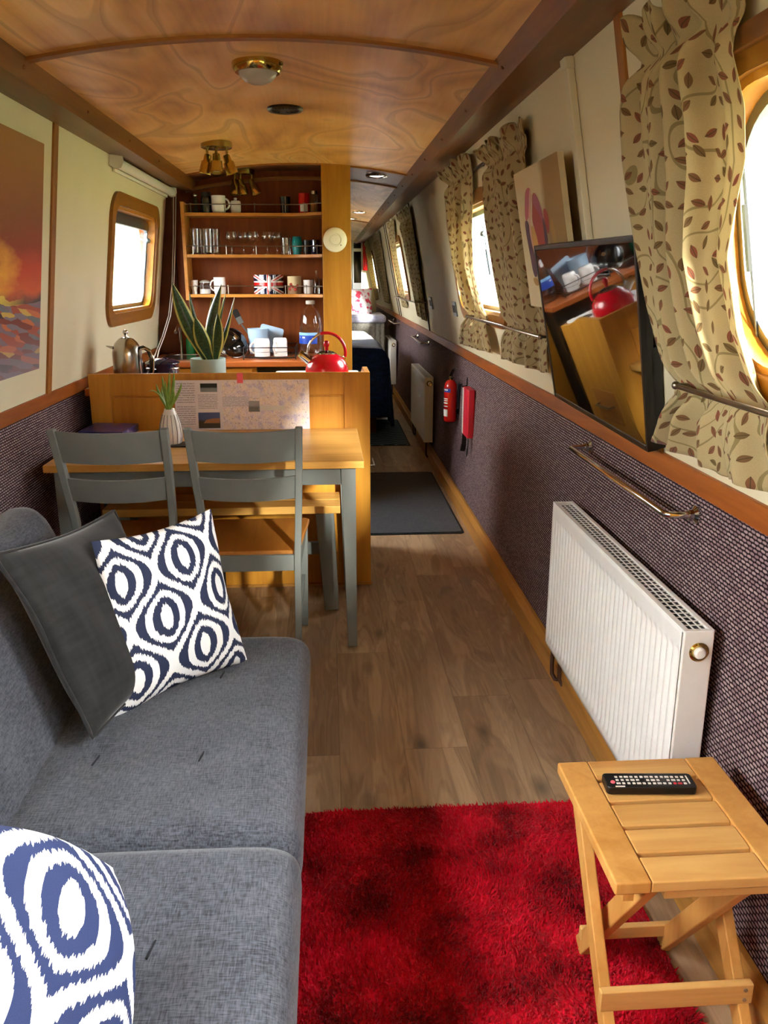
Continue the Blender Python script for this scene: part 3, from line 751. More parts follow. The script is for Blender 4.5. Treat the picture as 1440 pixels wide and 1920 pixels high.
# ------------------------------------------------------------------ sofa
t = thing('sofa', 'charcoal grey fabric sofa bed along the left wall beside the red rug', 'sofa', (-.45, 1.3, 0))
def seat_half(y0, y1):
    """padded half of the seat, top dished between rounded edges"""
    b = MB(); nx, ny = 26, 36
    def prof(u):      # around the section: back-bottom, back, top, front nose, bottom
        return u
    def fn(u, v):
        y = lerp(y0, y1, v)
        e = min(1, min(v, 1 - v) / .055); e = sqrt(max(0, 1 - (1 - e) ** 2))
        pts = [(-.66, .27), (-.66, .40), (-.60, .418), (-.45, .424), (-.30, .424), (-.16, .422), (-.105, .415), (-.075, .395), (-.064, .36), (-.066, .31), (-.08, .27)]
        s = u * (len(pts) - 1); i = min(int(s), len(pts) - 2); f = s - i
        p = [pts[max(0, min(len(pts) - 1, q))] for q in (i - 1, i, i + 1, i + 2)]
        def cr(a, b_, c, d): return .5 * ((2 * b_) + (c - a) * f + (2 * a - 5 * b_ + 4 * c - d) * f * f + (3 * b_ - a - 3 * c + d) * f ** 3)
        x = cr(*[q[0] for q in p]); z = cr(*[q[1] for q in p])
        cx, czz = -.36, .33
        x = cx + (x - cx) * lerp(.97, 1, e); z = czz + (z - czz) * lerp(.62, 1, e)
        for tx, ty in ((-.50, .3), (-.28, .3), (-.50, .72), (-.28, .72)):
            d2 = ((x - tx) / .05) ** 2 + ((v - ty) / .06) ** 2
            if z > .38: z -= .007 * exp(-d2)
        return (x, y, z)
    b.grid(fn, 44, 44)
    for v in (0, 1):
        b.face([b._v(fn(i / 44, v)) for i in range(45)])
    for tx, ty in ((-.50, .3), (-.28, .3), (-.50, .72), (-.28, .72)):
        yy = lerp(y0, y1, ty)
        b.bar((tx - .006, yy - .018, .4188), (tx, yy + .018, .4188), .0016, .003, mi=1)
    return b.build('seat_cushion', [MT['sofa'], MT['sofa_seam']], t, smooth=50, weld=1e-5)
def back_half(y0, y1):
    pts = [(-.60, .34), (-.612, .425), (-.665, .55), (-.722, .69), (-.762, .775), (-.785, .803), (-.82, .812), (-.865, .80), (-.89, .76), (-.87, .68), (-.80, .50), (-.74, .34)]
    cx, czz = -.75, .58
    b = MB(); n = len(pts)
    def fn(u, v):
        y = lerp(y0, y1, v); e = min(1, min(v, 1 - v) / .035); e = sqrt(max(0, 1 - (1 - e) ** 2))
        s = u * n; i = int(s) % n; f = s - int(s)
        p = [pts[(q) % n] for q in (i - 1, i, i + 1, i + 2)]
        def cr(a, b_, c, d): return .5 * ((2 * b_) + (c - a) * f + (2 * a - 5 * b_ + 4 * c - d) * f * f + (3 * b_ - a - 3 * c + d) * f ** 3)
        x = cr(*[q[0] for q in p]); z = cr(*[q[1] for q in p])
        return (cx + (x - cx) * lerp(.82, 1, e), y, czz + (z - czz) * lerp(.9, 1, e))
    b.grid(fn, 60, 40, closeu=True)
    for v in (0, 1): b.face([b._v(fn(i / 60, v)) for i in range(60)])
    return b.build('backrest', MT['sofa'], t, smooth=50, weld=1e-5)
for y0, y1 in ((.40, 1.296), (1.302, 2.20)):
    seat_half(y0, y1); back_half(y0, y1)
b = MB(); b.box(-.86, -.12, .46, 2.14, .16, .30); b.build('base_frame', MT['black'], t, bevel=.006)
for x, y in ((-.8, .55), (-.17, .55), (-.8, 2.05), (-.17, 2.05)):
    b = MB(); b.lathe([(0, 0), (.014, 0), (.022, .17), (0, .17)], 14, Matrix.Translation((x, y, 0))); b.build('leg', MT['black'], t)

# ------------------------------------------------------------------ cushions
def pillow(name, label, cat, c, x, y, sx, sy, T, m, group=None, piping=None, seed=0, labeltag=False, bulge=.6, pinch=.07, taper=0, rnd_=0):
    rnd = random.Random(seed); p1, p2 = rnd.random() * 6, rnd.random() * 6
    F = frame(c, x, y)
    def shape(u, v, sg):
        U, V = 2 * u - 1, 2 * v - 1
        X = sx / 2 * U * (1 - pinch * (1 - V * V) ** 1.2 * abs(U) ** 3); Yy = sy / 2 * V * (1 - pinch * (1 - U * U) ** 1.2 * abs(V) ** 3)
        if rnd_: X, Yy = X * sqrt(1 - rnd_ * V * V), Yy * sqrt(1 - rnd_ * U * U)
        X += taper * (1 - U) / 2 * (1 + V) / 2
        h = max(0, (1 - abs(U) ** 2.6)) * max(0, (1 - abs(V) ** 2.6))
        z = sg * T / 2 * h ** bulge
        z += sg * .004 * h * sin(9 * U + p1 + 4 * V) + .004 * sin(5 * V * U + p2) * (1 - h)
        return Vector((X, Yy, z))
    b = MB(F); N = 40
    b.grid(lambda u, v: shape(u, v, 1), N, N); b.grid(lambda u, v: shape(1 - u, v, -1), N, N)
    o = b.build(name, m, base=F.translation, rot=F.to_euler(), smooth=70, weld=2e-4)
    tag(o, label, cat, group)
    if piping:
        b = MB(F); per = []
        for i in range(40): per.append(shape(i / 40, 0, 1))
        for i in range(40): per.append(shape(1, i / 40, 1))
        for i in range(40): per.append(shape(1 - i / 40, 1, 1))
        for i in range(40): per.append(shape(0, 1 - i / 40, 1))
        b.tube(per, .0045, 8, closed=True); b.build('piping', piping, o)
    if labeltag:
        b = MB(F); b.box(-.445 * sx, -.445 * sx + .014, -.40 * sy, -.40 * sy + .034, .006, .0085); b.box(-.445 * sx + .003, -.445 * sx + .011, -.40 * sy + .006, -.40 * sy + .028, .0085, .009, mi=1)
        b.build('care_tag', [MT['black'], MT['white_china']], o)
    return o
pillow('scatter_cushion', 'charcoal velvet cushion propped on the sofa back, behind the navy and white cushion', 'cushion',
       (-.545, 1.87, .628), (.12, .40, -.03), (-.20, .03, .40), .46, .44, .13, MT['velvet'], 'sofa cushions', MT['velvet'], 3)
pillow('scatter_cushion', 'navy and white ikat cushion standing upright on the far sofa seat', 'cushion',
       (-.415, 1.915, .615), (.255, .245, .01), (-.02, .12, .37), .41, .415, .13, MT['ikat'], 'sofa cushions', None, 5, True, pinch=.08, taper=.075)
pillow('scatter_cushion', 'navy and white ikat cushion in the near corner of the sofa', 'cushion',
       (-.462, .80, .525), (.30, .24, -.24), (-.09, .20, .33), .50, .50, .22, MT['ikat2'], 'sofa cushions', None, 8, pinch=0, rnd_=.32)

# ------------------------------------------------------------------ red rug
t = thing('rug', 'shaggy bright red rug on the wood floor beside the sofa', 'rug', (.3, 1.3, 0))
RX0, RX1, RY0, RY1 = -.098, .70, .62, 1.935
b = MB(); b.prism(rrect(RX0, RX1, RY0, RY1, .05), 0, .008); b.build('backing', MT['rug'], t)
rnd = random.Random(3)
verts, faces = [], []
for i in range(62000):
    x, y = rnd.uniform(RX0, RX1), RY0 + (RY1 - RY0) * rnd.random()
    if y < .85 and rnd.random() < .8: continue
    r = .05; dx = max(RX0 + r - x, x - RX1 + r, 0); dy = max(RY0 + r - y, y - RY1 + r, 0)
    if dx * dx + dy * dy > r * r: continue
    nz = mnoise.noise_vector(Vector((x * 5, y * 5, 1.3))); n2 = mnoise.noise_vector(Vector((x * 22, y * 22, 4.1)))
    lx = nz.x * .010 + n2.x * .006 + rnd.gauss(0, .004); ly = nz.y * .010 + n2.y * .006 + rnd.gauss(0, .004)
    h = rnd.uniform(.010, .015) - .25 * (abs(lx) + abs(ly)) * .5
    a = rnd.random() * pi; w = .0022; cx, sy = w * cos(a), w * sin(a); k0 = len(verts)
    verts += [(x - cx, y - sy, .006), (x + cx, y + sy, .006), (x + cx * .8 + lx * .45, y + sy * .8 + ly * .45, .006 + h * .65), (x - cx * .8 + lx * .45, y - sy * .8 + ly * .45, .006 + h * .65), (x + lx, y + ly, .006 + h)]
    faces += [(k0, k0 + 1, k0 + 2, k0 + 3), (k0 + 3, k0 + 2, k0 + 4)]
me = bpy.data.meshes.new('pile'); base = Vector((.3, 1.3, 0))
me.from_pydata([tuple(Vector(v) - base) for v in verts], [], faces); me.materials.append(MT['rug'])
o = bpy.data.objects.new('pile', me); COL.objects.link(o); o.parent = t; o['kind'] = 'stuff'

# ------------------------------------------------------------------ folding stool and remote
t = thing('folding_stool', 'small folding slatted wooden stool with crossed legs, standing beside the radiator', 'stool', (.615, 1.28, 0))
SX0, SX1, SY0, SY1, SZ = .452, .778, 1.10, 1.452, .45
for x0, x1 in ((SX0, SX0 + .062), (SX1 - .062, SX1)):
    b = MB(); b.box(x0, x1, SY0, SY1, SZ - .024, SZ); b.build('top_stile', MT['seat_wood'] if False else MT['stool_leg'], t, bevel=.004)
n = 5; g = .010; d = (SY1 - SY0 - g * (n - 1)) / n
for i in range(n):
    y = SY0 + i * (d + g)
    b = MB(); b.box(SX0 + .062, SX1 - .062, y, y + d, SZ - .022, SZ - .001); b.build('slat', MT['stool_wood'], t, bevel=.003)
for x in (SX0 + .036, SX1 - .036):
    b = MB(); b.bar((x, 1.425, SZ - .025), (x, 1.115, .008), .022, .040, (0, 1, 0)); b.build('leg', MT['stool_leg'], t, bevel=.003)
for x in (SX0 + .074, SX1 - .074):
    b = MB(); b.bar((x, 1.135, SZ - .025), (x, 1.43, .010), .022, .040, (0, 1, 0)); b.build('leg', MT['stool_leg'], t, bevel=.003)
b = MB(); b.box(SX0 + .02, SX1 - .02, 1.168, 1.184, .112, .156)
b.build('stretcher', MT['stool_wood'], t, bevel=.003)
b = MB(); b.box(SX0 + .06, SX1 - .06, 1.405, 1.42, .045, .075); b.build('stretcher', MT['stool_wood'], t, bevel=.003)
b = MB(); b.box(SX0 + .09, SX1 - .03, 1.112, 1.132, SZ - .046, SZ - .022); b.build('stretcher', MT['stool_wood'], t, bevel=.002)
b = MB(); b.box(SX0 + .018, SX0 + .036, 1.108, 1.14, SZ - .042, SZ - .022); b.build('hinge_block', MT['stool_leg'], t)
for z in (.123, .145):
    b = MB(); b.lathe([(0, 0), (.004, 0), (.004, .002), (0, .002)], 10, Matrix.Translation((SX1 - .036, 1.168, z)) @ Matrix.Rotation(radians(90), 4, 'X')); b.build('screw', MT['cork'], t)

R_ = Matrix.Translation((.603, 1.352, .4515)) @ Matrix.Rotation(radians(-4), 4, 'Z')
t = thing('remote_control', 'slim black television remote control with rows of white keys, lying on the stool', 'remote control', (.603, 1.352, .4505), (0, 0, radians(-4)))
b = MB(R_); b.prism(rrect(-.086, .086, -.024, .024, .008), 0, .017); b.build('housing', MT['black'], t, bevel=.003)
b = MB(R_); rnd = random.Random(2)
for i in range(14):
    for j in range(3):
        if i in (5, 9) and j == 1: continue
        x = -.062 + i * .0098; y = -.012 + j * .0105; w = .0026 if (i + j) % 4 else .0038
        b.box(x - w, x + w, y - .0022, y + .0022, .0165, .0182, mi=(1 if i in (11, 12) and j == 0 else 0))
b.box(.073, .0755, -.012, .014, .0165, .0175); b.box(-.07, -.052, -.0225, -.0195, .0165, .0174)
b.build('keypad', [MT['white_china'], MT['red_plastic']], t)
b = MB(R_); b.lathe([(0, .0165), (.0045, .0165), (.004, .0188), (0, .019)], 14, Matrix.Translation((-.072, -.008, 0))); b.build('power_button', MT['pink'], t)

# ------------------------------------------------------------------ dining table, bench, chairs
t = thing('dining_table', 'oak-topped dining table with tapered grey legs, behind the two grey chairs', 'table', (-.45, 3.3, 0))
TX0, TX1, TY0, TY1 = -1.025, .127, 2.965, 3.658
b = MB(); b.box(TX0, TX1, TY0, TY1, .722, .75); b.build('tabletop', MT['oak_top'], t, bevel=.003)
b = MB(); b.box(TX0 + .05, TX1 - .05, TY0 + .03, TY0 + .05, .655, .722); b.box(TX0 + .05, TX1 - .05, TY1 - .05, TY1 - .03, .655, .722)
b.box(TX0 + .04, TX0 + .06, TY0 + .05, TY1 - .05, .655, .722); b.box(TX1 - .06, TX1 - .04, TY0 + .05, TY1 - .05, .655, .722); b.build('apron', MT['grey_paint'], t, bevel=.002)
def taper_leg(x, y, sx, sy, z1=.722, a=.055, c=.036):
    """outer faces straight, inner faces tapering"""
    b = MB(); q = []
    for z, w in ((0, c), (z1, a)):
        xa, xb = (x - w, x) if sx > 0 else (x, x + w); ya, yb = (y - w, y) if sy > 0 else (y, y + w)
        q += [(xa, ya, z), (xb, ya, z), (xb, yb, z), (xa, yb, z)]
    return b.hexa(q)
for sx, x in ((1, TX1 - .03), (-1, TX0 + .03)):
    for sy, y in ((1, TY1 - .02), (-1, TY0 + .02)):
        taper_leg(x, y, sx, sy).build('leg', MT['grey_paint'], t, bevel=.002)

t = thing('dining_bench', 'grey bench with an oak seat tucked under the table against the cabinet', 'bench', (-.45, 3.5, 0))
b = MB(); b.box(-.95, .043, 3.39, 3.50, .43, .464); b.box(-.95, .043, 3.506, 3.63, .43, .464); b.build('seat', MT['oak_top'], t, bevel=.003)
for x, s in ((-.012, 1), (-.895, -1)):
    for y in (3.375, 3.60):
        b = MB(); b.bar((x - .012 * s, lerp(y, 3.5, .25), .43), (x + .012 * s, y, 0.0), .078, .03, (0, 1, 0), w2=.062); b.build('leg', MT['grey_paint'], t, bevel=.003)
b = MB(); b.box(-.9, -.01, 3.49, 3.515, .215, .27); b.build('stretcher', MT['grey_paint'], t, bevel=.002)

def chair_at(M):
    t = thing('dining_chair', None, 'chair', M.translation, group='grey chairs at the dining table')
    gp = MT['grey_paint']
    # local: x right, y towards the table, seat centre near origin
    b = MB(M); b.prism([(-.195, .20), (-.18, .215), (.18, .215), (.195, .20), (.163, -.205), (-.163, -.205)], .438, .458); b.build('seat', MT['seat_wood'], t, bevel=.006)
    for s in (-1, 1):
        pts = [((s * .152), -.235, 0), (s * .157, -.215, .25), (s * .160, -.208, .44), (s * .168, -.226, .60), (s * .176, -.278, .78), (s * .181, -.328, .925)]
        b = MB(M); prev = None
        W, D = .024, .036
        rings = []
        for (x, y, z) in pts:
            rings.append([b._v(q) for q in ((x - W / 2, y - D / 2, z), (x + W / 2, y - D / 2, z), (x + W / 2, y + D / 2, z), (x - W / 2, y + D / 2, z))])
        for A, B in zip(rings, rings[1:]):
            for i in range(4): b.face([A[i], A[(i + 1) % 4], B[(i + 1) % 4], B[i]])
        b.face(rings[0][::-1]); b.face(rings[-1]); b.build('leg', gp, t, bevel=.003)
        b = MB(M); b.bar((s * .170, .185, .438), (s * .166, .185, 0), .034, .034, (0, 1, 0), w2=.026, d2=.026); b.build('leg', gp, t, bevel=.002)
        b = MB(M); b.bar((s * .159, -.20, .40), (s * .170, .185, .41), .018, .05); b.build('apron', gp, t, bevel=.002)
        b = MB(M); b.bar((s * .156, -.21, .17), (s * .166, .185, .22), .014, .022); b.build('stretcher', gp, t, bevel=.002)
    b = MB(M); b.box(-.155, .155, -.218, -.198, .385, .445); b.build('apron', gp, t, bevel=.002)
    b = MB(M); b.box(-.160, .160, .178, .196, .385, .438); b.build('apron', gp, t, bevel=.002)
    def slat(z0, z1, y0, y1, w):
        b = MB(M); n = 16
        secs = []
        for i in range(n + 1):
            x = lerp(-w, w, i / n); e = 1 - (x / w) ** 2; bw = -.022 * e; dz = -.006 * e
            secs.append([(x, y0 + bw - .008, z0 + dz), (x, y0 + bw + .008, z0 + dz), (x, y1 + bw + .008, z1 + dz), (x, y1 + bw - .008, z1 + dz)])
        b.loft(secs)
        return b.build('back_slat', gp, t)
    slat(.808, .918, -.288, -.325, .170); slat(.665, .748, -.246, -.270, .164)
    return t
CX = -.279
c1 = chair_at(Matrix.Translation((CX, 3.03, 0))); c1['label'] = 'grey painted chair with a wooden seat, nearer the aisle at the table'
dup(c1, (-.711, 3.04, 0), (0, 0, radians(-1)), 'grey painted chair with a wooden seat, between the other chair and left wall')
# ------------------------------------------------------------------ things on the dining table
t = thing('striped_vase', 'small white vase with dark vertical stripes holding thin green leaves', 'vase', (-.628, 3.31, .757))
F = Matrix.Translation((-.628, 3.31, .757))
b = MB(F)
prof = [(0, 0), (.034, 0), (.040, .006), (.0435, .03), (.044, .05), (.040, .082), (.031, .112), (.0225, .132), (.0205, .140), (.017, .139), (.018, .125), (0, .12)]
def vp(h):
    for (r0, z0), (r1, z1) in zip(prof[1:9], prof[2:9]):
        if z0 <= h <= z1: return lerp(r0, r1, (h - z0) / (z1 - z0 + 1e-9))
    return .02
b.lathe(prof, 40); b.build('body', MT['white_china'], t, smooth=60)
b = MB(F)
for i in range(14):
    a = 2 * pi * i / 14 + .1
    b.tube([((vp(h) + .0006) * cos(a), (vp(h) + .0006) * sin(a), h) for h in [.004 + .0115 * q for q in range(11)]], .0014, 5)
b.build('painted_stripes', MT['grey_line'], t)
def blade(b, base, tip, w, bend=(0, 0, 0), n=10, twist=0, side=None, fold=.15, b0=.5):
    base, tip, bend = Vector(base), Vector(tip), Vector(bend)
    ax = (tip - base).normalized(); sd = Vector(side) if side else ax.cross(Vector((0, 1, 0))).normalized()
    sd = (sd - ax * sd.dot(ax)).normalized()
    def fn(u, v):
        p = base.lerp(tip, v) + bend * (4 * v * (1 - v))
        s = Matrix.Rotation(twist * v, 3, ax) @ sd; nn = ax.cross(s)
        ww = w * (min(1, b0 + v * 1.5)) * (1 - max(0, (v - .45) / .55) ** 2.2)
        q = (u - .5) * 2
        return p + s * q * ww / 2 + nn * (abs(q) ** 1.5) * ww * fold
    b.grid(fn, 6, n, sv=1)
b = MB(); o = Vector((-.628, 3.31, .885))
for tip, w in (((-.600, 3.31, 1.045), .012), ((-.645, 3.30, 1.03), .012), ((-.668, 3.29, 1.0), .011), ((-.575, 3.32, 1.0), .011), ((-.622, 3.34, 1.04), .012), ((-.655, 3.33, .985), .010), ((-.60, 3.28, .97), .011), ((-.632, 3.29, 1.01), .012)):
    blade(b, o + Vector((random.uniform(-.008, .008), random.uniform(-.008, .008), 0)), tip, w, ((tip[0] + .628) * .25, 0, .01), side=(1, .3, 0))
blade(b, o, (-.70, 3.28, .968), .012, (-.0, 0, .035), side=(0, 1, .2))
b.build('leaves', MT['green_leaf'], t, smooth=60, recalc=False, solid=.0008)
tb = MB(); tb.prism(rrect(-.70, -.545, 3.262, 3.36, .006), .7505, .7565)
tag(tb.build('slate_coaster', MT['black'], base=(-.62, 3.31, .7505), bevel=.001), 'black slate coaster under the striped vase', 'coaster')
t = thing('game_box', 'dark blue and purple boxed game lying on the table against the left wall', 'box', (-.935, 3.53, .7505))
b = MB(); b.prism([(-1.022, 3.43), (-.842, 3.40), (-.825, 3.61), (-1.01, 3.635)], .7505, .785); b.build('tray', MT['white_plastic'], t)
b = MB(); b.prism([(-1.025, 3.428), (-.84, 3.397), (-.822, 3.612), (-1.012, 3.639)], .757, .790); b.build('lid', MT['box_art'], t, bevel=.002)
# map poster leaning on the cabinet back
t = thing('map_poster', 'pale map and text sheet leaning on the cabinet behind the dining table', 'poster', (-.375, 3.645, .751))
PF = frame((-.667, 3.645, .751), (1, 0, 0), (0, .075, 1))      # x along, y up, z towards the viewer
PF = Matrix.Translation((0, 0, 0)) @ PF
b = MB(PF); W_, H_ = .584, .217
def patch(x0, x1, y0, y1, mi, z):
    b.poly([(x0, y0, z), (x1, y0, z), (x1, y1, z), (x0, y1, z)], mi, None, [(0, 0), (1, 0), (1, 1), (0, 1)])
b.box(0, W_, 0, H_, -.002, .001, 0)
patch(.205, .582, .002, .214, 1, .0016)
patch(.008, .088, .115, .205, 2, .0018); patch(.008, .088, .02, .105, 2, .0018); patch(.1, .185, .09, .155, 2, .0018); patch(.205, .32, .10, .145, 2, .0020); patch(.36, .475, .083, .105, 6, .0022)
patch(.112, .185, .166, .203, 4, .002); patch(.098, .192, .008, .077, 3, .002); patch(.318, .366, .078, .125, 5, .0022)
b.poly([(.120, .03, .0024), (.19, .03, .0024), (.19, .052, .0024), (.155, .05, .0024), (.13, .044, .0024)], 7)
b.build('sheet', [MT['sheet'], MT['map'], MT['print_text'], MT['photo_dusk'], MT['photo_canal'], MT['photo_stone'], MT['white_china'], MT['photo_barn']], t, smooth=0, recalc=False)
b = MB(PF); b.box(.272, .298, .203, .247, .0026, .0036); tag(b.build('sticky_tab', MT['pink'], t, smooth=0), 'pink tab')

# ------------------------------------------------------------------ galley cabinets
t = thing('kitchen_cabinet', 'pine peninsula cabinet with a raised panelled back, behind the dining table', 'cabinet', (-.43, 3.95, 0))
PX0, PX1, PY = -1.034, .186, 3.67
b = MB()
b.box(PX0, -.945, PY, PY + .02, 0, .996); b.box(.07, PX1, PY, PY + .02, 0, .996); b.box(-.945, .07, PY, PY + .02, .898, .996); b.box(-.945, .07, PY, PY + .02, 0, .16)
b.box(-.947, .072, PY + .010, PY + .019, .15, .90); b.box(-.938, .063, PY + .002, PY + .012, .167, .891); b.build('back_panel', MT['pine'], t, bevel=.0025)
b = MB(); b.prism([(3.69, 0), (4.26, 0), (4.26, .93), (4.12, .945), (4.0, .975), (3.93, .993), (3.69, .996)], .162, PX1, 'x'); b.build('side_panel', MT['pine'], t, bevel=.003)
b = MB(); b.box(-1.0, .16, 3.692, 4.24, .1, .895); b.box(-1.0, .16, 3.70, 4.18, 0, .1); b.build('carcass', MT['pine'], t)
b = MB(); b.box(PX1, PX1 + .006, 3.86, 4.12, .42, .60); b.build('recess_plate', MT['seat_wood'], t, bevel=.002)
b = MB(); b.tube([(PX1 + .004, 3.90, .52), (PX1 + .03, 3.91, .52), (PX1 + .03, 4.07, .52), (PX1 + .004, 4.08, .52)], .006); b.build('handle', MT['bronze'], t)
b = MB(); b.box(-1.0, PX1 + .004, PY - .006, PY - .0005, 0, .012); b.build('kick_strip', MT['skirt'], t)
b = MB(); b.box(-1.06, .16, 3.692, 4.275, .897, .93); tag(b.build('worktop', MT['counter'], base=(-.45, 3.98, .9), bevel=.004), 'red-brown wooden worktop behind the raised panel, carrying plant and kettles', 'worktop')
t = thing('hob', 'white enamel gas hob under the red kettle', 'hob', (-.03, 3.98, .9305))
b = MB(); b.prism(rrect(-.26, .155, 3.73, 4.25, .02), .9305, .942); b.build('hob_plate', MT['white_enamel'], t, bevel=.003)
for x, y in ((-.005, 3.95), (-.16, 4.12), (-.17, 3.85), (.07, 4.13)):
    b = MB(); b.lathe([(0, 0), (.035, 0), (.035, .004), (.02, .004), (.02, 0.002), (0, .002)], 20, Matrix.Translation((x, y, .942))); b.build('burner', MT['black'], t)
b = MB()
t = thing('kitchen_cabinet', 'pine drawer unit under the sink worktop along the galley bulkhead', 'cabinet', (-.75, 5.2, 0))
b = MB(); b.box(-1.02, -.42, 4.98, 5.49, 0, .885); b.build('carcass', MT['pine_x'], t)
b = MB(); b.box(-1.0, -.445, 4.965, 4.98, .70, .88); b.build('drawer_front', MT['pine_x'], t, bevel=.003)
b = MB(); b.box(-1.0, -.445, 4.965, 4.98, .12, .69); b.build('door', MT['pine_x'], t, bevel=.003)
t = thing('oven', 'black built-in oven under the galley worktop, behind the red kettle', 'oven', (-.23, 5.2, 0))
b = MB(); b.box(-.415, -.03, 4.99, 5.49, 0, .885); b.build('body', MT['black'], t)
b = MB(); b.box(-.405, -.04, 4.97, 4.99, .14, .74); b.build('door', MT['black_gloss'], t, bevel=.004)
b = MB(); b.tube([(-.38, 4.97, .70), (-.38, 4.94, .70), (-.07, 4.94, .70), (-.07, 4.97, .70)], .008); b.build('handle', MT['grey_alu'], t)
b = MB(); b.box(-1.06, -.022, 4.94, 5.497, .889, .921); tag(b.build('worktop', MT['counter'], base=(-.5, 5.2, .889), bevel=.005), 'red-brown wooden worktop below the shelves, carrying the dish rack', 'worktop')
t = thing('sink', 'stainless steel sink and drainer at the left end of the far worktop', 'sink', (-.82, 5.2, .921))
b = MB(); ring(b, lambda x, y, o: Vector((x, y, .9215 + o)), rrect(-1.0, -.62, 5.02, 5.42, .04), rrect(-.97, -.65, 5.05, 5.39, .05), .006, 0); b.build('rim', MT['steel'], t, weld=1e-5)
b = MB(); b.box(-.968, -.652, 5.052, 5.388, .9215, .9245); b.build('drainer', MT['steel'], t)
b = MB(); b.tube([(-.93, 5.44, .9215), (-.93, 5.44, 1.06), (-.93, 5.42, 1.10), (-.93, 5.34, 1.11), (-.93, 5.28, 1.07)], .011, 12); b.build('tap', MT['chrome'], t)

# ------------------------------------------------------------------ open shelves
t = thing('shelf_unit', 'three open wooden shelves with thin gallery rails on the galley bulkhead', 'shelves', (-.43, 5.4, 1.27))
b = MB(); b.box(-.858, -.838, 5.30, 5.498, 1.262, 1.83); b.build('upright', MT['shelf'], t, bevel=.002)
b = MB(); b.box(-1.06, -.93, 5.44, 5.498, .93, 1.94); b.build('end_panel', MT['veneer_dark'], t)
SHZ = (1.297, 1.531, 1.770)
SFR = [(-.838, 5.305), (-.21, 5.305), (-.165, 5.295), (-.12, 5.268), (-.085, 5.232), (-.05, 5.200), (-.019, 5.185)]
for z in SHZ:
    b = MB(); b.prism(SFR + [(-.019, 5.498), (-.838, 5.498)], z - .019, z); sh = b.build('shelf', MT['shelf'], t, bevel=.0025)
    b = MB(); rail = [(x, y + .012, z + .048) for x, y in SFR[:1]] + [(x, y + .012, z + .048) for x, y in SFR[1:]]
    b.tube(rail, .0028, 8)
    for x in (-.80, -.60, -.42, -.25): b.tube([(x, 5.317, z), (x, 5.317, z + .048)], .0025, 6); b.ball((x, 5.317, z + .05), .005, 8)
    for x, y in (SFR[3], SFR[5]): b.tube([(x, y + .012, z), (x, y + .012, z + .048)], .0025, 6); b.ball((x, y + .012, z + .05), .005, 8)
    b.build('gallery_rail', MT['bronze'], sh)

def T(x, y, z): return Matrix.Translation((x, y, z))
def simple(name, label, cat, prof, x, y, z, m, group=None, n=24, mis=None, smooth=50):
    b = MB(T(x, y, z)); b.lathe(prof, n, None, 0, mis)
    return tag(b.build(name, m, base=(x, y, z), smooth=smooth), label, cat, group)
ROW = [-1.9576, .003216]
def sx(n, y=5.38): return (ROW[0] + ROW[1] * n) * (y / 5.38)      # spacing along the shelf
def mug(label, x, y, z, r, h, m, ang, group=None, inv=False, line=False, name='mug', cat='mug'):
    t = thing(name, label, cat, (x, y, z), group=group)
    F = T(x, y, z) @ (Matrix.Translation((0, 0, h)) @ Matrix.Diagonal((1, 1, -1, 1)) if inv else Matrix())
    b = MB(F); b.lathe([(0, 0), (r * .82, 0), (r * .93, .006), (r, .02), (r, h * .6), (r, h), (r * .93, h), (r * .9, .012), (0, .01)], 32); b.build('body', m, t, smooth=50)
    b = MB(F); c, s = cos(radians(ang)), sin(radians(ang)); pts = []
    for i in range(13):
        a = -pi / 2 + pi * i / 12; q = r * .93 + .62 * r * cos(a); zz = h * .52 + h * .30 * sin(a); pts.append((q * c, q * s, zz))
    b.tube(pts, r * .13, 10); b.build('handle', m, t, smooth=60)
    if line:
        b = MB(F); b.lathe([(r * 1.004, h * .74), (r * 1.006, h * .745), (r * 1.006, h * .765), (r * 1.004, h * .77)], 32); b.build('painted_line', MT['grey_line'], t)
    return t
G1, G2, G3 = 'crockery on the top shelf', 'glasses on the middle shelf', 'crockery on the bottom shelf'
z = SHZ[2]
t = thing('pepper_mill', 'tall glass pepper mill at the left end of the top shelf', 'pepper mill', (sx(367), 5.38, z), group=G1)
b = MB(T(sx(367), 5.38, z)); b.lathe([(0, 0), (.017, 0), (.018, .02), (.012, .035), (.014, .05), (.016, .07), (.010, .085), (.009, .092), (0, .092)], 20); b.build('body', MT['smoke_glass'], t)
b = MB(T(sx(367), 5.38, z)); b.ball((0, 0, .103), .013, 14); b.build('cap', MT['chrome'], t)
t = thing('storage_jar', 'dark green glass jar beside the pepper mill on the top shelf', 'jar', (sx(386), 5.40, z), group=G1)
b = MB(T(sx(386), 5.40, z)); b.lathe([(0, 0), (.031, 0), (.033, .01), (.033, .085), (.028, .098), (0, .098)], 24); b.build('body', plain('bottle_green', '#25332a', .12, coat=.5), t)
b = MB(T(sx(386), 5.40, z)); b.lathe([(0, .098), (.030, .098), (.030, .122), (0, .124)], 24); b.build('lid', MT['dark_frame'], t)
mug('large white mug on the top shelf, handle to the right', sx(410), 5.37, z, .042, .100, MT['white_china'], -5, G1)
t = mug('small white lidded pot right of the big mug on the top shelf', sx(441), 5.39, z, .032, .060, MT['white_china'], 120, G1, name='sugar_pot', cat='pot')
b = MB(T(sx(441), 5.39, z)); b.lathe([(0, .06), (.034, .06), (.028, .072), (.008, .077), (.008, .082), (.011, .088), (0, .093)], 24); b.build('lid', MT['white_china'], t)
simple('tumbler', 'dark blue smoked tumbler standing at the right of the top shelf', 'glass', [(0, 0), (.028, 0), (.033, .095), (.031, .095), (.026, .006), (0, .006)], sx(535), 5.36, z, plain('navy_glass', '#1a2734', .08, coat=.5), G1)
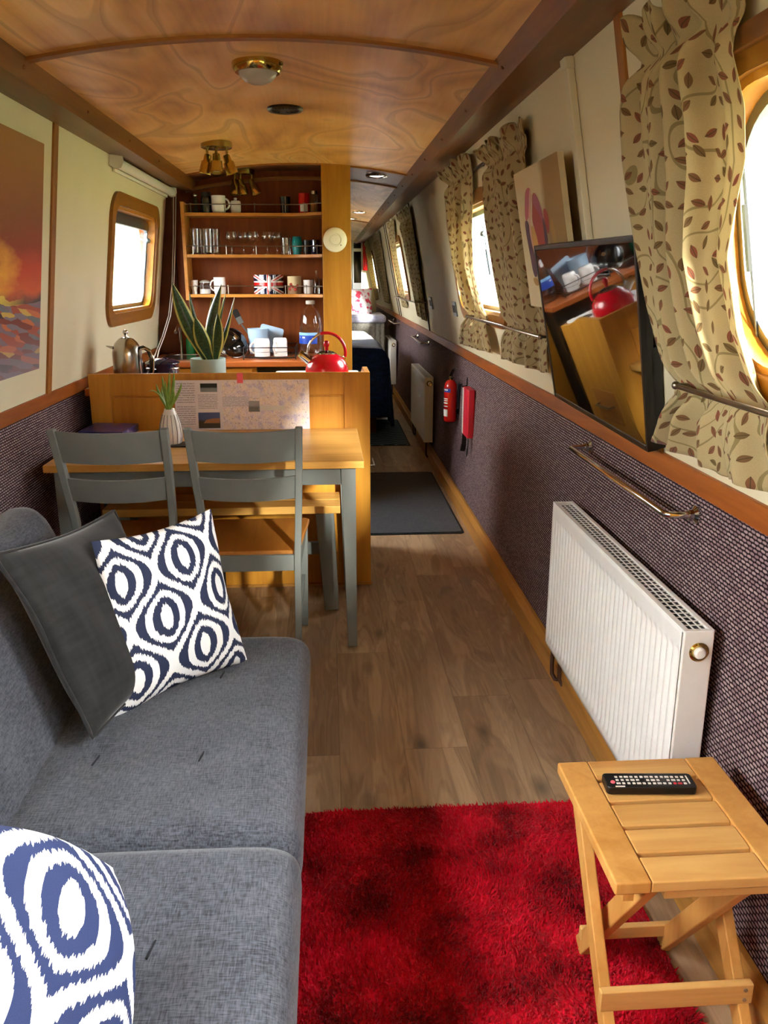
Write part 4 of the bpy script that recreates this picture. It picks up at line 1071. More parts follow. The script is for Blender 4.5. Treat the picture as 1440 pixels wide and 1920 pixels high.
t = thing('food_tin', 'red tin with a white panel near the right end of the top shelf', 'tin', (sx(570), 5.36, z), group=G1)
b = MB(T(sx(570), 5.36, z)); b.lathe([(0, 0), (.033, 0), (.033, .055), (.033, .115), (0, .115)], 28, None, 0); b.build('body', MT['red_paint'], t)
b = MB(T(sx(570), 5.36, z) @ Matrix.Rotation(radians(-90), 4, 'Z')); b.grid(lambda u, v: (.0336 * cos(lerp(-.75, .75, u)), .0336 * sin(lerp(-.75, .75, u)), lerp(.01, .05, v)), 10, 2); b.build('paper_panel', MT['white_china'], t)
t = thing('storage_jar', 'slim glass jar with a steel lid at the right end of the top shelf', 'jar', (sx(589), 5.34, z), group=G1)
b = MB(T(sx(589), 5.34, z)); b.lathe([(0, 0), (.024, 0), (.025, .10), (.02, .108), (0, .108)], 24); b.build('body', MT['drink_glass'], t)
b = MB(T(sx(589), 5.34, z)); b.lathe([(0, .002), (.021, .002), (.021, .06), (0, .06)], 20); b.build('filling', MT['amber'], t)
b = MB(T(sx(589), 5.34, z)); b.lathe([(0, .108), (.022, .108), (.022, .128), (0, .13)], 24); b.build('lid', MT['steel'], t)
z = SHZ[1]; ROW[:] = [-1.9864, .003256]
hb = [(0, 0), (.026, 0), (.029, .003), (.033, .15), (.031, .15), (.0265, .012), (0, .01)]
for px, y, lab in ((367, 5.36, 'tall clear highball glass at the left end of the middle shelf'), (379, 5.43, 'tall clear highball glass standing behind the leftmost one'),
                   (391, 5.36, 'tall clear highball glass, third from the left on the middle shelf'), (404, 5.42, 'tall clear highball glass, last of the row before the wine glasses')):
    simple('highball_glass', lab, 'glass', hb, sx(px, y), y, z, MT['drink_glass'], G2)
wg = [(0, 0), (.030, 0), (.030, .002), (.006, .006), (.0035, .012), (.0035, .058), (.008, .064), (.028, .078), (.035, .098), (.034, .118), (.030, .134), (.0285, .134), (.0325, .117), (.0335, .099), (.026, .081), (0, .066)]
for px, y, lab in ((434, 5.37, 'stemmed wine glass nearest the highball glasses'), (456, 5.42, 'stemmed wine glass, second in the row of wine glasses'), (474, 5.36, 'stemmed wine glass in the middle of the row'),
                   (501, 5.37, 'stemmed wine glass, fourth in the row of wine glasses'), (519, 5.43, 'stemmed wine glass nearest the clear tumbler')):
    simple('wine_glass', lab, 'glass', wg, sx(px, y), y, z, MT['drink_glass'], G2)
simple('tumbler', 'clear tumbler standing between wine glasses and the teal cups', 'glass', [(0, 0), (.029, 0), (.033, .098), (.031, .098), (.027, .012), (0, .01)], sx(536), 5.36, z, MT['drink_glass'], G2)
cup = [(0, 0), (.024, 0), (.033, .058), (.031, .058), (.023, .004), (0, .004)]
simple('picnic_cup', 'teal plastic cup, lower of the stacked pair on the middle shelf', 'cup', cup, sx(557), 5.36, z, MT['teal'], G2)
simple('picnic_cup', 'teal plastic cup, upper of the stacked pair on the middle shelf', 'cup', [(0, .058), (.0335, .058), (.026, .103), (.022, .106), (0, .107)], sx(557), 5.36, z, MT['teal'], G2)
mug('dark mug right of the teal cups on the middle shelf', sx(576), 5.36, z, .026, .085, MT['black'], 180, G2)
mug('dark mug at the right end of the middle shelf, beside the pillar', sx(592), 5.32, z, .026, .085, MT['navy_enamel'], -90, G2)
z = SHZ[0]; ROW[:] = [-2.0159, .003297]
simple('egg_cup', 'small white cup at the left end of the bottom shelf', 'cup', [(0, 0), (.018, 0), (.016, .02), (.022, .045), (.025, .083), (.023, .083), (.02, .045), (0, .03)], sx(364), 5.38, z, MT['white_china'], G3)
t = thing('clip_top_jar', 'clear clip-top jar with a pale lid on the bottom shelf', 'jar', (sx(384), 5.39, z), group=G3)
b = MB(T(sx(384), 5.39, z)); b.lathe([(0, 0), (.034, 0), (.036, .008), (.036, .05), (.03, .06), (.03, .066), (0, .066)], 26); b.build('body', MT['drink_glass'], t)
b = MB(T(sx(384), 5.39, z)); b.lathe([(0, .002), (.033, .002), (.033, .03), (0, .03)], 22); b.build('filling', MT['white_china'], t)
b = MB(T(sx(384), 5.39, z)); b.lathe([(0, .067), (.033, .067), (.033, .074), (.02, .082), (0, .085)], 26); b.build('lid', MT['lens'], t)
t = mug('white jug with a handle on the left of the bottom shelf', sx(412), 5.37, z, .036, .100, MT['white_china'], 185, G3, name='milk_jug', cat='jug')
# wide red, white and blue flag-pattern drum with a front handle
t = thing('flag_mug', 'oversized mug with a red, white and blue flag pattern on the bottom shelf', 'mug', (sx(503), 5.40, z), group=G3)
def flag(u, v):
    a = (u - .5) * 2; q = (v - .5) * 2
    x = sin(a * pi); vis = abs(a) < .5
    x *= 1.25
    if abs(x) < .05 or abs(q) < .20: return 1
    if abs(x) < .10 or abs(q) < .34: return 2
    d = abs(abs(x) / 1.25 - abs(q))
    if d < .07: return 1
    if d < .22: return 2
    return 0
Fm = T(sx(503), 5.40, z) @ Matrix.Rotation(radians(90), 4, 'Z')
b = MB(Fm); b.grid(lambda u, v: (.092 * cos(2 * pi * u), .092 * sin(2 * pi * u), .115 * v), 160, 40, closeu=True, mf=flag)
b.lathe([(0, 0), (.092, 0)], 48, None, 2); b.lathe([(0, .113), (.089, .113), (.092, .115)], 48, None, 2)
b.build('body', [MT['navy_enamel'], MT['red_paint'], MT['white_china']], t, weld=1e-5)
b = MB(T(sx(503), 5.40, z)); pts = []
for i in range(15):
    a = -pi / 2 + pi * i / 14; pts.append((.012, -(.088 + .032 * cos(a)), .062 + .036 * sin(a)))
b.tube(pts, .0105, 10); b.build('handle', MT['white_china'], t, smooth=60)
t = thing('patterned_canister', 'cream and brown patterned canister right of the flag mug', 'canister', (sx(552), 5.36, z), group=G3)
b = MB(T(sx(552), 5.36, z)); b.lathe([(0, 0), (.042, 0), (.043, .05), (.043, .106), (0, .108)], 30, None, 0, [1, 1, 0, 0]); b.build('body', [MT['canvas_cream'], MT['cork']], t)
b = MB(T(sx(552), 5.36, z) @ Matrix.Rotation(radians(-100), 4, 'Z'))
for a, h in ((-.5, .03), (-.1, .045), (.3, .028), (.6, .05), (-.3, .058)): b.ball((.0425 * cos(a), .0425 * sin(a), h), (.004, .011, .009), 10)
b.build('painted_motif', MT['petal_red'], t)
simple('bowl_cup', 'white handleless cup between canister and cruet on the bottom shelf', 'cup', [(0, 0), (.024, 0), (.029, .01), (.031, .084), (.029, .084), (.027, .012), (0, .01)], sx(578), 5.36, z, MT['white_china'], G3)
t = thing('cruet_bottle', 'slim clear oil bottle at the right end of the bottom shelf', 'bottle', (sx(594), 5.33, z), group=G3)
b = MB(T(sx(594), 5.33, z)); b.lathe([(0, 0), (.017, 0), (.018, .005), (.018, .085), (.008, .105), (.007, .125), (0, .125)], 20); b.build('body', MT['drink_glass'], t)
b = MB(T(sx(594), 5.33, z)); b.lathe([(0, .125), (.008, .125), (.007, .14), (0, .141)], 14); b.build('stopper', MT['cork'], t)

# ------------------------------------------------------------------ far worktop
WT = .9215
t = thing('soap_bottle', 'green washing-up liquid bottle behind the sink', 'bottle', (-.868, 5.43, WT))
b = MB(T(-.868, 5.43, WT)); b.lathe([(0, 0), (.028, 0), (.03, .01), (.03, .09), (.018, .118), (.010, .125), (0, .125)], 22); b.build('body', MT['green_soap'], t)
b = MB(T(-.868, 5.43, WT)); b.lathe([(0, .125), (.011, .125), (.011, .14), (.005, .145), (.005, .16), (0, .161)], 14); b.build('cap', MT['white_plastic'], t)
t = thing('dish_rack', 'black wire dish rack on the far worktop', 'dish rack', (-.37, 5.22, WT))
b = MB()
for y in (5.06, 5.40): b.tube([(-.50, y, WT + .012), (-.19, y, WT + .012)], .003, 8)
for x in (-.50, -.19): b.tube([(x, 5.06, WT + .012), (x, 5.40, WT + .012)], .003, 8)
for i in range(13): x = -.49 + .0245 * i; b.tube([(x, 5.06, WT + .012), (x, 5.40, WT + .012)], .0018, 6)
for x in (-.50, -.19):
    for y in (5.06, 5.40): b.tube([(x, y, WT), (x, y, WT + .07)], .003, 8)
for y in (5.06, 5.40): b.tube([(-.50, y, WT + .07), (-.19, y, WT + .07)], .003, 8)
for x in (-.50, -.19): b.tube([(x, 5.06, WT + .07), (x, 5.40, WT + .07)], .003, 8)
b.build('wire_frame', MT['black'], t)
RZ = WT + .015
mug('white mug upside down on the dish rack, handle to the left', -.393, 5.13, RZ, .047, .105, MT['white_china'], 195, 'mugs draining on the rack', True, True)
mug('white mug upside down on the dish rack, handle to the front', -.284, 5.14, RZ, .042, .108, MT['white_china'], 235, 'mugs draining on the rack', True, True)
t = thing('utensil_caddy', 'pale blue plastic caddy behind the draining mugs', 'caddy', (-.428, 5.31, RZ))
b = MB(T(-.428, 5.31, RZ)); b.lathe([(0, 0), (.055, 0), (.058, .02), (.066, .150), (.068, .154), (.063, .154), (.054, .006), (0, .006)], 30); b.build('body', MT['pale_blue'], t)
t = thing('spatula', 'grey and black slotted spatula standing in the pale blue caddy', 'spatula', (-.43, 5.31, RZ + .01))
b = MB(); b.tube([(-.42, 5.31, RZ + .02), (-.493, 5.33, 1.06), (-.532, 5.34, 1.115)], .005, 8); b.build('handle', MT['grey_alu'], t)
b = MB(); F = frame((-.552, 5.345, 1.158), (.9, .2, .42), (-.42, 0, .9)); b.M = F; b.prism(rrect(-.019, .019, -.045, .05, .012), -.002, .002, mi=0); b.box(-.017, .017, -.044, .0, .002, .0035, mi=1)
b.build('blade', [MT['black'], MT['grey_alu']], t)
t = thing('chopping_board', 'pale blue plastic board leaning behind the draining mugs', 'chopping board', (-.355, 5.37, RZ))
b = MB(frame((-.362, 5.385, RZ + .085), (.95, -.1, -.25), (.25, .12, .95))); b.prism(rrect(-.075, .075, -.08, .08, .015), -.004, .004); b.build('board', MT['pale_blue'], t, bevel=.002)
t = thing('saucepan_lid', 'black domed pan lid with a chrome rim leaning behind the snake plant', 'pan lid', (-.585, 5.25, WT))
F = frame((-.545, 5.25, WT + .085), (.45, .5, .74), (-.6, .8, 0))
F = Matrix.Translation((-.585, 5.23, WT + .088)) @ Matrix.Rotation(radians(52), 4, 'X') @ Matrix.Rotation(radians(28), 4, 'Y')
b = MB(F); b.lathe([(.102, 0), (.10, .012), (.085, .03), (.05, .045), (0, .05)], 40); b.lathe([(.102, 0), (0, -.002)], 40); b.build('dome', MT['black_gloss'], t, smooth=60)
b = MB(F); b.tube([(.103 * cos(a * pi / 20), .103 * sin(a * pi / 20), 0) for a in range(40)], .0045, 8, closed=True); b.build('rim', MT['chrome'], t)
b = MB(F); b.lathe([(0, .048), (.008, .05), (.008, .06), (.016, .066), (.014, .075), (0, .077)], 18); b.build('knob', MT['chrome'], t)
t = thing('water_bottle', 'large clear five-litre water bottle with a blue label, beside the pillar', 'bottle', (-.098, 5.21, WT))
F = T(-.098, 5.21, WT)
pr = [(0, 0), (.06, 0), (.07, .01), (.071, .06)]
for i in range(5): q = .075 + i * .018; pr += [(.071, q), (.0685, q + .009)]
pr += [(.071, .18), (.069, .21), (.062, .25), (.046, .285), (.026, .305), (.02, .312), (.02, .33), (.018, .33), (0, .326)]
b = MB(F); b.lathe(pr, 36); b.build('body', MT['bottle_plastic'], t, smooth=60)
b = MB(F); b.lathe([(0, .330), (.026, .318), (.028, .321), (.028, .338), (.02, .341), (0, .341)], 24); b.build('cap', MT['lens'], t)
b = MB(F @ Matrix.Rotation(radians(-120), 4, 'Z')); b.grid(lambda u, v: (.0722 * cos(lerp(-1.1, 1.1, u)), .0722 * sin(lerp(-1.1, 1.1, u)), lerp(.085, .152, v)), 24, 8, mf=lambda u, v: 1 if v > .72 else (2 if .46 < v < .6 and .2 < u < .55 and int(u * 40) % 2 else 0))
b.build('label', [MT['blue_label'], MT['sky_label'], MT['white_china']], t)

# ------------------------------------------------------------------ near worktop
t = thing('cafetiere', 'domed brushed steel cafetiere below the left window', 'coffee pot', (-.917, 3.92, .9305))
F = T(-.917, 3.92, .9305)
b = MB(F); b.lathe([(0, 0), (.064, 0), (.066, .004), (.066, .125), (.065, .14), (.060, .160), (.050, .180), (.034, .196), (.016, .204), (0, .206)], 48); b.build('body', MT['steel'], t, smooth=60)
b = MB(F); b.lathe([(0, .203), (.008, .205), (.006, .216), (0, .216)], 16); b.ball((0, 0, .226), .0125, 18); b.build('knob', MT['chrome'], t)
b = MB(F); b.bar((-.058, -.01, .158), (-.088, -.012, .166), .026, .012, w2=.008, d2=.004); b.build('spout', MT['steel'], t)
b = MB(F); b.tube([(.05, -.005, .155), (.075, -.008, .160), (.10, -.01, .145), (.112, -.01, .11), (.108, -.01, .06), (.09, -.01, .03), (.06, -.005, .025)], [.006, .008, .010, .011, .010, .008, .006], 12); b.build('handle', MT['black_gloss'], t, smooth=60)
b = MB(F); b.tube([(.066, -.02, .15), (.09, -.022, .155), (.112, -.022, .14), (.124, -.022, .105), (.118, -.022, .05), (.10, -.02, .02)], .004, 8); b.build('handle_strap', MT['chrome'], t, smooth=60)
t = thing('casserole', 'glossy navy enamel casserole between the cafetiere and the snake plant', 'pot', (-.790, 4.08, .9305))
F = T(-.790, 4.08, .9305)
b = MB(F); b.lathe([(0, 0), (.066, 0), (.074, .008), (.077, .03), (.077, .068), (.08, .071), (0, .071)], 44); b.build('body', MT['navy_enamel'], t, smooth=60)
b = MB(F); b.lathe([(.081, .0715), (.08, .076), (.06, .086), (.03, .094), (0, .096)], 44); b.build('lid', MT['navy_enamel'], t, smooth=60)
for s in (-40, -120, 140):
    a = radians(s); b = MB(F @ Matrix.Rotation(a, 4, 'Z')); b.tube([(.076, -.02, .05), (.094, -.018, .052), (.096, 0, .052), (.094, .018, .052), (.076, .02, .05)], .004, 8); b.build('handle', MT['chrome'], t)
t = thing('snake_plant', 'potted snake plant with yellow-edged leaves standing behind the raised panel', 'plant', (-.545, 3.87, .9305))
F = T(-.545, 3.87, .9305)
b = MB(F); b.lathe([(0, 0), (.074, 0), (.078, .004), (.080, .108), (.079, .112), (.074, .112), (.072, .095), (0, .09)], 44); b.build('pot', MT['pot_blue'], t, smooth=60)
b = MB(F); b.lathe([(0, .097), (.072, .094), (.072, .09), (0, .088)], 30); b.build('soil', MT['soil'], t)
def sp(px, py, y):     # leaf tips measured on the photo, in the plane of the plant
    return Vector(((-.525 + (px - 395) * .00253) * 1.0, y, 1.027 - (py - 672) * .00246))
for base, tip, w, bend, tw, sd in (
        ((385, 672), (334, 530, 3.85), .052, (-.012, 0, 0), .2, (1, .1, 0)), ((388, 672), (358, 545, 3.92), .034, (-.004, 0, 0), .5, (.7, .7, 0)),
        ((392, 672), (417, 533, 3.90), .046, (-.022, 0, 0), -.4, (1, -.1, 0)), ((396, 672), (398, 556, 3.93), .044, (.006, 0, 0), .2, (1, 0, 0)),
        ((402, 672), (424, 545, 3.92), .026, (-.002, 0, 0), .6, (.6, .8, 0)), ((405, 672), (439, 556, 3.90), .030, (.0, 0, 0), -.8, (.8, -.5, 0)),
        ((396, 674), (372, 590, 3.82), .050, (-.006, 0, 0), .2, (1, .15, 0)), ((404, 674), (412, 582, 3.81), .040, (.004, 0, 0), -.3, (1, -.2, 0)), ((390, 672), (386, 600, 3.95), .036, (0, 0, 0), 0, (1, 0, 0))):
    b = MB(); q = sp(*base, 3.87); q.z = 1.02; q.x = lerp(q.x, -.535, .35)
    blade(b, q, sp(*tip), w * 1.32, bend, 18, tw, sd, .22, .36); b.build('leaf', MT['snake'], t, smooth=60, recalc=False, solid=.0016)
t = thing('stovetop_kettle', 'shiny red whistling kettle with a hooped handle on the hob', 'kettle', (-.003, 3.93, .9425))
F = T(-.003, 3.93, .9425)
b = MB(F); b.lathe([(0, 0), (.085, 0), (.098, .006), (.102, .022), (.100, .045), (.090, .075), (.070, .098), (.045, .112), (.042, .114)], 56); b.build('body', MT['red_gloss'], t, smooth=60)
b = MB(F); b.lathe([(.046, .110), (.046, .116), (.040, .118)], 40); b.build('collar', MT['chrome'], t, smooth=60)
b = MB(F); b.lathe([(.041, .117), (.030, .123), (.012, .127), (0, .128)], 40); b.build('lid', MT['black_gloss'], t, smooth=60)
b = MB(F); b.lathe([(0, .126), (.009, .128), (.008, .14), (.014, .152), (.013, .165), (.006, .172), (0, .173)], 24); b.build('lid_knob', MT['red_gloss'], t, smooth=60)
b = MB(F); b.tube([(-.07, -.01, .075), (-.10, -.014, .098), (-.118, -.016, .112)], [.024, .019, .017], 20); b.build('spout', MT['chrome'], t, smooth=60)
b = MB(F); b.tube([(-.116, -.0155, .1105), (-.126, -.017, .118)], [.0185, .017], 20); b.build('whistle', MT['brass'], t, smooth=40)
R1 = [((.088 * cos(radians(a)), .0, .115 + .092 * sin(radians(a)))) for a in range(-12, 193, 12)]
b = MB(F); b.tube(R1[:11], .0075, 12, flat=1.0); b.build('handle', MT['red_gloss'], t, smooth=60)
b = MB(F); b.tube(R1[10:], .006, 12); b.build('handle_arm', MT['chrome'], t, smooth=60)
b = MB(F); b.tube([(.084, 0, .098), (.078, 0, .085)], .007, 10); b.build('handle_arm', MT['chrome'], t)

# ------------------------------------------------------------------ left wall: canvas, blind
t = thing('wall_canvas', 'large canvas of a fiery orange sunset over water on the left wall', 'painting', PL(2.55, 1.455, .02))
y0, y1, z0, z1 = 2.02, 3.085, 1.082, 1.83
b = MB(); A = [PL(y0, z0, .03), PL(y1, z0, .03), PL(y1, z1, .03), PL(y0, z1, .03)]; B = [PL(y0, z0, .004), PL(y1, z0, .004), PL(y1, z1, .004), PL(y0, z1, .004)]
b.poly(A, 0, None, [(0, 0), (1, 0), (1, 1), (0, 1)])
for i in range(4): j = (i + 1) % 4; b.poly([A[i], A[j], B[j], B[i]], 1)
b.poly(B[::-1], 1); b.build('canvas', [MT['sunset'], MT['canvas_cream']], t, smooth=0)
t = thing('roller_blind', 'rolled-up white roller blind above the left window', 'blind', (-.93, 4.75, 1.9))
b = MB(); b.tube([(-.925, 4.07, 1.893), (-.925, 5.42, 1.893)], .0225, 18); b.box(-.955, -.945, 4.1, 5.4, 1.86, 1.875); b.build('roll', MT['white_plastic'], t)
for y in (4.055, 5.425):
    b = MB(); b.prism([(-.953, 1.925), (-.895, 1.925), (-.893, 1.89), (-.905, 1.868), (-.93, 1.865), (-.958, 1.88)], y - .006, y + .006, 'y'); b.build('bracket', MT['white_plastic'], t, bevel=.002)
for dx, ex in ((0, .0), (.012, .02)):
    b = MB(); b.tube([(-.915 + dx, 5.44 + dx, 1.885), (-.935 + dx, 5.43, 1.6), (-.955 + dx, 5.40, 1.35), (-.97 + dx, 5.30, 1.17), (-.97 + dx, 5.05, 1.06), (-.94 + dx, 4.70, 1.005), (-.89 + ex, 4.35, .99), (-.862 + ex, 4.24, .96), (-.855 + ex, 4.22, .935)], .0028, 6); b.build('cord', MT['white_plastic'], t, smooth=60)

# ------------------------------------------------------------------ right wall: canvas, television, conduit, sockets
t = thing('tulip_canvas', 'narrow canvas of a pink tulip behind the television', 'painting', PR(2.74, 1.52, .02))
y0, y1, z0, z1 = 2.462, 3.02, 1.300, 1.738
o_ = .060
A = [PR(y1, z0, o_), PR(y0, z0, o_), PR(y0, z1, o_), PR(y1, z1, o_)]; B = [PR(y1, z0, .042), PR(y0, z0, .042), PR(y0, z1, .042), PR(y1, z1, .042)]
b = MB(); b.poly(A, 0, None, [(0, 0), (1, 0), (1, 1), (0, 1)])
for i in range(4): j = (i + 1) % 4; b.poly([A[i], A[j], B[j], B[i]], 1)
def petal(pts, mi, lift):
    for _ in range(3):      # round the outline
        pts = [(lerp(pts[i][0], pts[(i + 1) % len(pts)][0], f), lerp(pts[i][1], pts[(i + 1) % len(pts)][1], f)) for i in range(len(pts)) for f in (.25, .75)]
    b.poly([PR(lerp(y1, y0, u), lerp(z0, z1, v), o_ + lift) for u, v in pts], mi)
def P2(x, y):   # zoomed photo pixels of the canvas to its own 0..1 frame
    v = 1 - (y - (265 - (x - 50) * .36)) / 1530.0
    return ((x - 50 - (1 - v) * 110) / 500.0, v)
petal([P2(*q) for q in ((170, 620), (185, 450), (230, 395), (265, 440), (250, 600), (200, 760), (165, 760))], 2, .0008)
petal([P2(*q) for q in ((270, 470), (310, 455), (350, 560), (385, 700), (415, 900), (420, 1110), (330, 1120), (280, 850), (250, 760), (265, 600))], 3, .0010)
petal([P2(*q) for q in ((265, 560), (300, 440), (345, 540), (390, 720), (400, 800), (330, 660))], 4, .0013)
petal([P2(*q) for q in ((385, 600), (430, 630), (445, 780), (425, 900), (390, 720))], 3, .0013)
petal([P2(*q) for q in ((160, 760), (205, 760), (230, 950), (270, 1200), (280, 1360), (230, 1390), (200, 1150), (165, 900))], 5, .0012)
petal([P2(*q) for q in ((370, 680), (400, 760), (420, 900), (420, 1100), (395, 1110), (385, 900))], 5, .0015)
petal([P2(*q) for q in ((240, 790), (280, 840), (310, 980), (325, 1110), (280, 1130), (240, 1000), (220, 900))], 6, .0014)
petal([P2(*q) for q in ((245, 420), (268, 430), (250, 620), (232, 800), (245, 1000), (275, 1130), (262, 1140), (225, 980), (208, 800), (225, 600))], 7, .0018)
petal([P2(*q) for q in ((450, 700), (490, 720), (530, 1110), (500, 1110), (460, 860))], 8, .0012)
petal([P2(*q) for q in ((215, 1390), (280, 1380), (295, 1460), (240, 1480))], 8, .0016)
b.build('canvas', [MT['tulip_ground'], MT['canvas_cream'], MT['petal_pink'], MT['petal_red'], MT['petal_rose'], MT['petal_plum'], MT['petal_gold'], MT['petal_line'], MT['ochre']], t, smooth=0)
b = MB(); b.hexa([PR(2.6, 1.68, .043), PR(2.9, 1.68, .043), PR(2.9, 1.68, .0005), PR(2.6, 1.68, .0005), PR(2.6, 1.70, .043), PR(2.9, 1.70, .043), PR(2.9, 1.70, .0005), PR(2.6, 1.70, .0005)]); b.build('hanging_batten', MT['canvas_cream'], t)
b = MB(); q = [PR(2.405, .968, .022), PR(2.447, .968, .022), PR(2.447, .968, .001), PR(2.405, .968, .001), PR(2.405, 1.945, .022), PR(2.447, 1.945, .022), PR(2.447, 1.945, .001), PR(2.405, 1.945, .001)]
b.hexa(q); b.hexa([PR(2.40, 1.935, .026), PR(2.452, 1.935, .026), PR(2.452, 1.935, .001), PR(2.40, 1.935, .001), PR(2.40, 1.965, .026), PR(2.452, 1.965, .026), PR(2.452, 1.965, .001), PR(2.40, 1.965, .001)])
tag(b.build('cable_conduit', MT['cream_plastic'], base=PR(2.425, .97), bevel=.003), 'cream plastic cable conduit running up the right wall', 'conduit')

BR, BL, TL, TR = Vector((.805, 2.003, .972)), Vector((.765, 2.754, 1.010)), Vector((.660, 2.722, 1.494)), Vector((.698, 1.925, 1.490))
t = thing('television', 'glossy black flat television tilted on the right wall above the radiator', 'television', (.80, 2.43, 1.0))
nrm = (TR - BR).cross(BL - BR).normalized()
if nrm.x > 0: nrm = -nrm
def tvp(u, v, d):       # u 0 near .. 1 far, v 0 bottom .. 1 top, d behind the glass
    return BR.lerp(BL, u).lerp(TR.lerp(TL, u), v) - nrm * d
def tvbox(b, u0, u1, v0, v1, d0, d1, mi=0):
    b.hexa([tvp(u0, v0, d0), tvp(u1, v0, d0), tvp(u1, v0, d1), tvp(u0, v0, d1), tvp(u0, v1, d0), tvp(u1, v1, d0), tvp(u1, v1, d1), tvp(u0, v1, d1)], mi)
b = MB(); tvbox(b, 0, .016, 0, 1, 0, .030); tvbox(b, .984, 1, 0, 1, 0, .014); tvbox(b, .016, .984, 0, .03, 0, .018); tvbox(b, .016, .984, .972, 1, 0, .018); tvbox(b, .0, 1, .0, 1, .008, .017)
b.build('bezel', MT['black'], t, bevel=.002)
b = MB(); tvbox(b, .015, .985, .029, .973, .002, .009); b.build('screen', mat_screen := plain('tv_screen', '#030304', .015, coat=1.0, spec=.9), t, smooth=0)
mat_screen.node_tree.nodes['Principled BSDF'].inputs['Coat Roughness'].default_value = .0
b = MB(); tvbox(b, .0, .85, .0, .50, .017, .050); b.build('rear_housing', MT['black'], t, bevel=.006)

for y, lab in ((5.318, 'chrome double socket plate left of the middle window curtains'), (6.555, 'chrome switch plate further along the wall towards the bedroom')):
    t = thing('switch_plate', lab, 'switch', PR(y, 1.205, .004), group='electrical plates')
    b = MB(); q = [PR(y + s * .062, 1.205 + h * .045, o) for h in (-1, 1) for s, o in ((-1, .010), (1, .010), (1, .0005), (-1, .0005))]
    b.hexa(q); b.build('plate', MT['grey_alu'], t, bevel=.002)
    for s in (-.03, .03):
        b = MB(); q = [PR(y + s + e * .018, 1.205 + h * .022, o) for h in (-1, 1) for e, o in ((-1, .013), (1, .013), (1, .009), (-1, .009))]
        b.hexa(q); b.build('rocker', MT['dark_frame'], t)

# ------------------------------------------------------------------ radiators
t = thing('radiator', 'white panel radiator with a slotted top, below the television', 'radiator', (.79, 2.1, .165), group='white panel radiators')
RYA, RYB, RZ0, RZ1, RX = 1.575, 2.632, .165, .672, .748
b = MB(); nrib = 33
def rf(u, v):
    y = lerp(RYA + .012, RYB - .012, u); z = lerp(RZ0, RZ1, v)
    s = .5 + .5 * cos(2 * pi * u * nrib); s = min(1, max(0, (s - .25) * 2))
    e = min(1, max(0, (v - .055) / .02)) * min(1, max(0, (.90 - v) / .02))
    return (RX + .009 * (1 - s) * e, y, z)
b.grid(rf, nrib * 10, 44); b.build('front_panel', MT['white_enamel'], t, smooth=60, recalc=False, solid=.003)
b = MB(); b.box(RX + .055, RX + .062, RYA + .01, RYB - .01, RZ0 + .01, RZ1 - .01); b.build('back_panel', MT['white_enamel'], t)
b = MB(); b.box(RX + .0125, RX + .055, RYA + .02, RYB - .02, RZ0 + .02, RZ1 - .004); b.build('slot_shade', MT['black'], t)  # black box stands in for the shade inside the top slots
b = MB(); b.box(RX - .001, RX + .012, RYA, RYB, RZ1 - .003, RZ1 + .003); b.box(RX + .056, RX + .066, RYA, RYB, RZ1 - .003, RZ1 + .003)
for i in range(47):
    y = lerp(RYA + .014, RYB - .014, i / 46); b.box(RX + .01, RX + .058, y - .002, y + .002, RZ1 - .0005, RZ1 + .0005)
for x in (.026, .042): b.box(RX + x - .0018, RX + x + .0018, RYA, RYB, RZ1 - .0004, RZ1 + .0008)
b.build('top_grille', MT['white_enamel'], t)
for y in (RYA - .002, RYB - .008):
    b = MB(); b.box(RX - .001, RX + .066, y, y + .010, RZ0, RZ1 + .003); b.build('side_panel', MT['white_enamel'], t, bevel=.003)
F = Matrix.Translation((RX + .034, RYA - .002, RZ1 - .045)) @ Matrix.Rotation(radians(90), 4, 'X')
b = MB(F); b.lathe([(.0135, 0), (.021, 0), (.022, .003), (.018, .006), (.0135, .005)], 26); b.build('valve_ring', MT['brass'], t)
b = MB(F); b.lathe([(0, 0), (.013, 0), (.013, .010), (.009, .014), (0, .0145)], 24); b.build('valve_cap', MT['white_china'], t)
for y, x in ((RYB - .035, .766), (RYB - .08, .78), (RYA + .05, .77)):
    b = MB(); b.tube([(x, y, RZ0 + .02), (x, y, .09), (x, y - .006, .06), (x + .008, y - .02, .045), (x + .018, y - .022, .045)], .0075, 10); b.build('pipe', plain('brown_pipe', '#4a2c1c', .4), t, smooth=60)
r2 = dup(t, (.79, 2.1 + 4.80, .145), None, 'white panel radiator beyond the fire extinguisher, in the dim corridor')
r3 = dup(t, (.79, 2.1 + 8.3, .165), None, 'farthest white panel radiator, beside the bed')

# ------------------------------------------------------------------ grab rails, extinguisher, fire blanket
def grab(y0, y1, z, lab):
    t = thing('grab_rail', lab, 'grab rail', (.84, (y0 + y1) / 2, z), group='chrome grab rails under the gunwale')
    x1 = xrl(z)
    b = MB(); b.tube([(x1 - .01, y0, z), (x1 - .062, y0 + .002, z), (x1 - .071, y0 + .010, z), (x1 - .073, y0 + .022, z), (x1 - .073, y1 - .022, z), (x1 - .071, y1 - .010, z), (x1 - .062, y1 - .002, z), (x1 - .01, y1, z)], .0085, 14); b.build('bar', MT['chrome'], t, smooth=60)
    for y in (y0, y1):
        F = Matrix.Translation((x1, y, z)) @ Matrix.Rotation(radians(-90), 4, 'Y')
        b = MB(F); b.lathe([(0, 0), (.022, 0), (.022, .006), (.013, .012), (.012, .022), (0, .022)], 22); b.build('rose', MT['chrome'], t)
grab(1.80, 2.60, .866, 'chrome grab rail under the television, nearest to the viewer')
grab(7.0, 7.85, .866, 'chrome grab rail above the corridor radiator')
grab(9.87, 10.7, .872, 'small chrome grab rail farthest along the right wall')
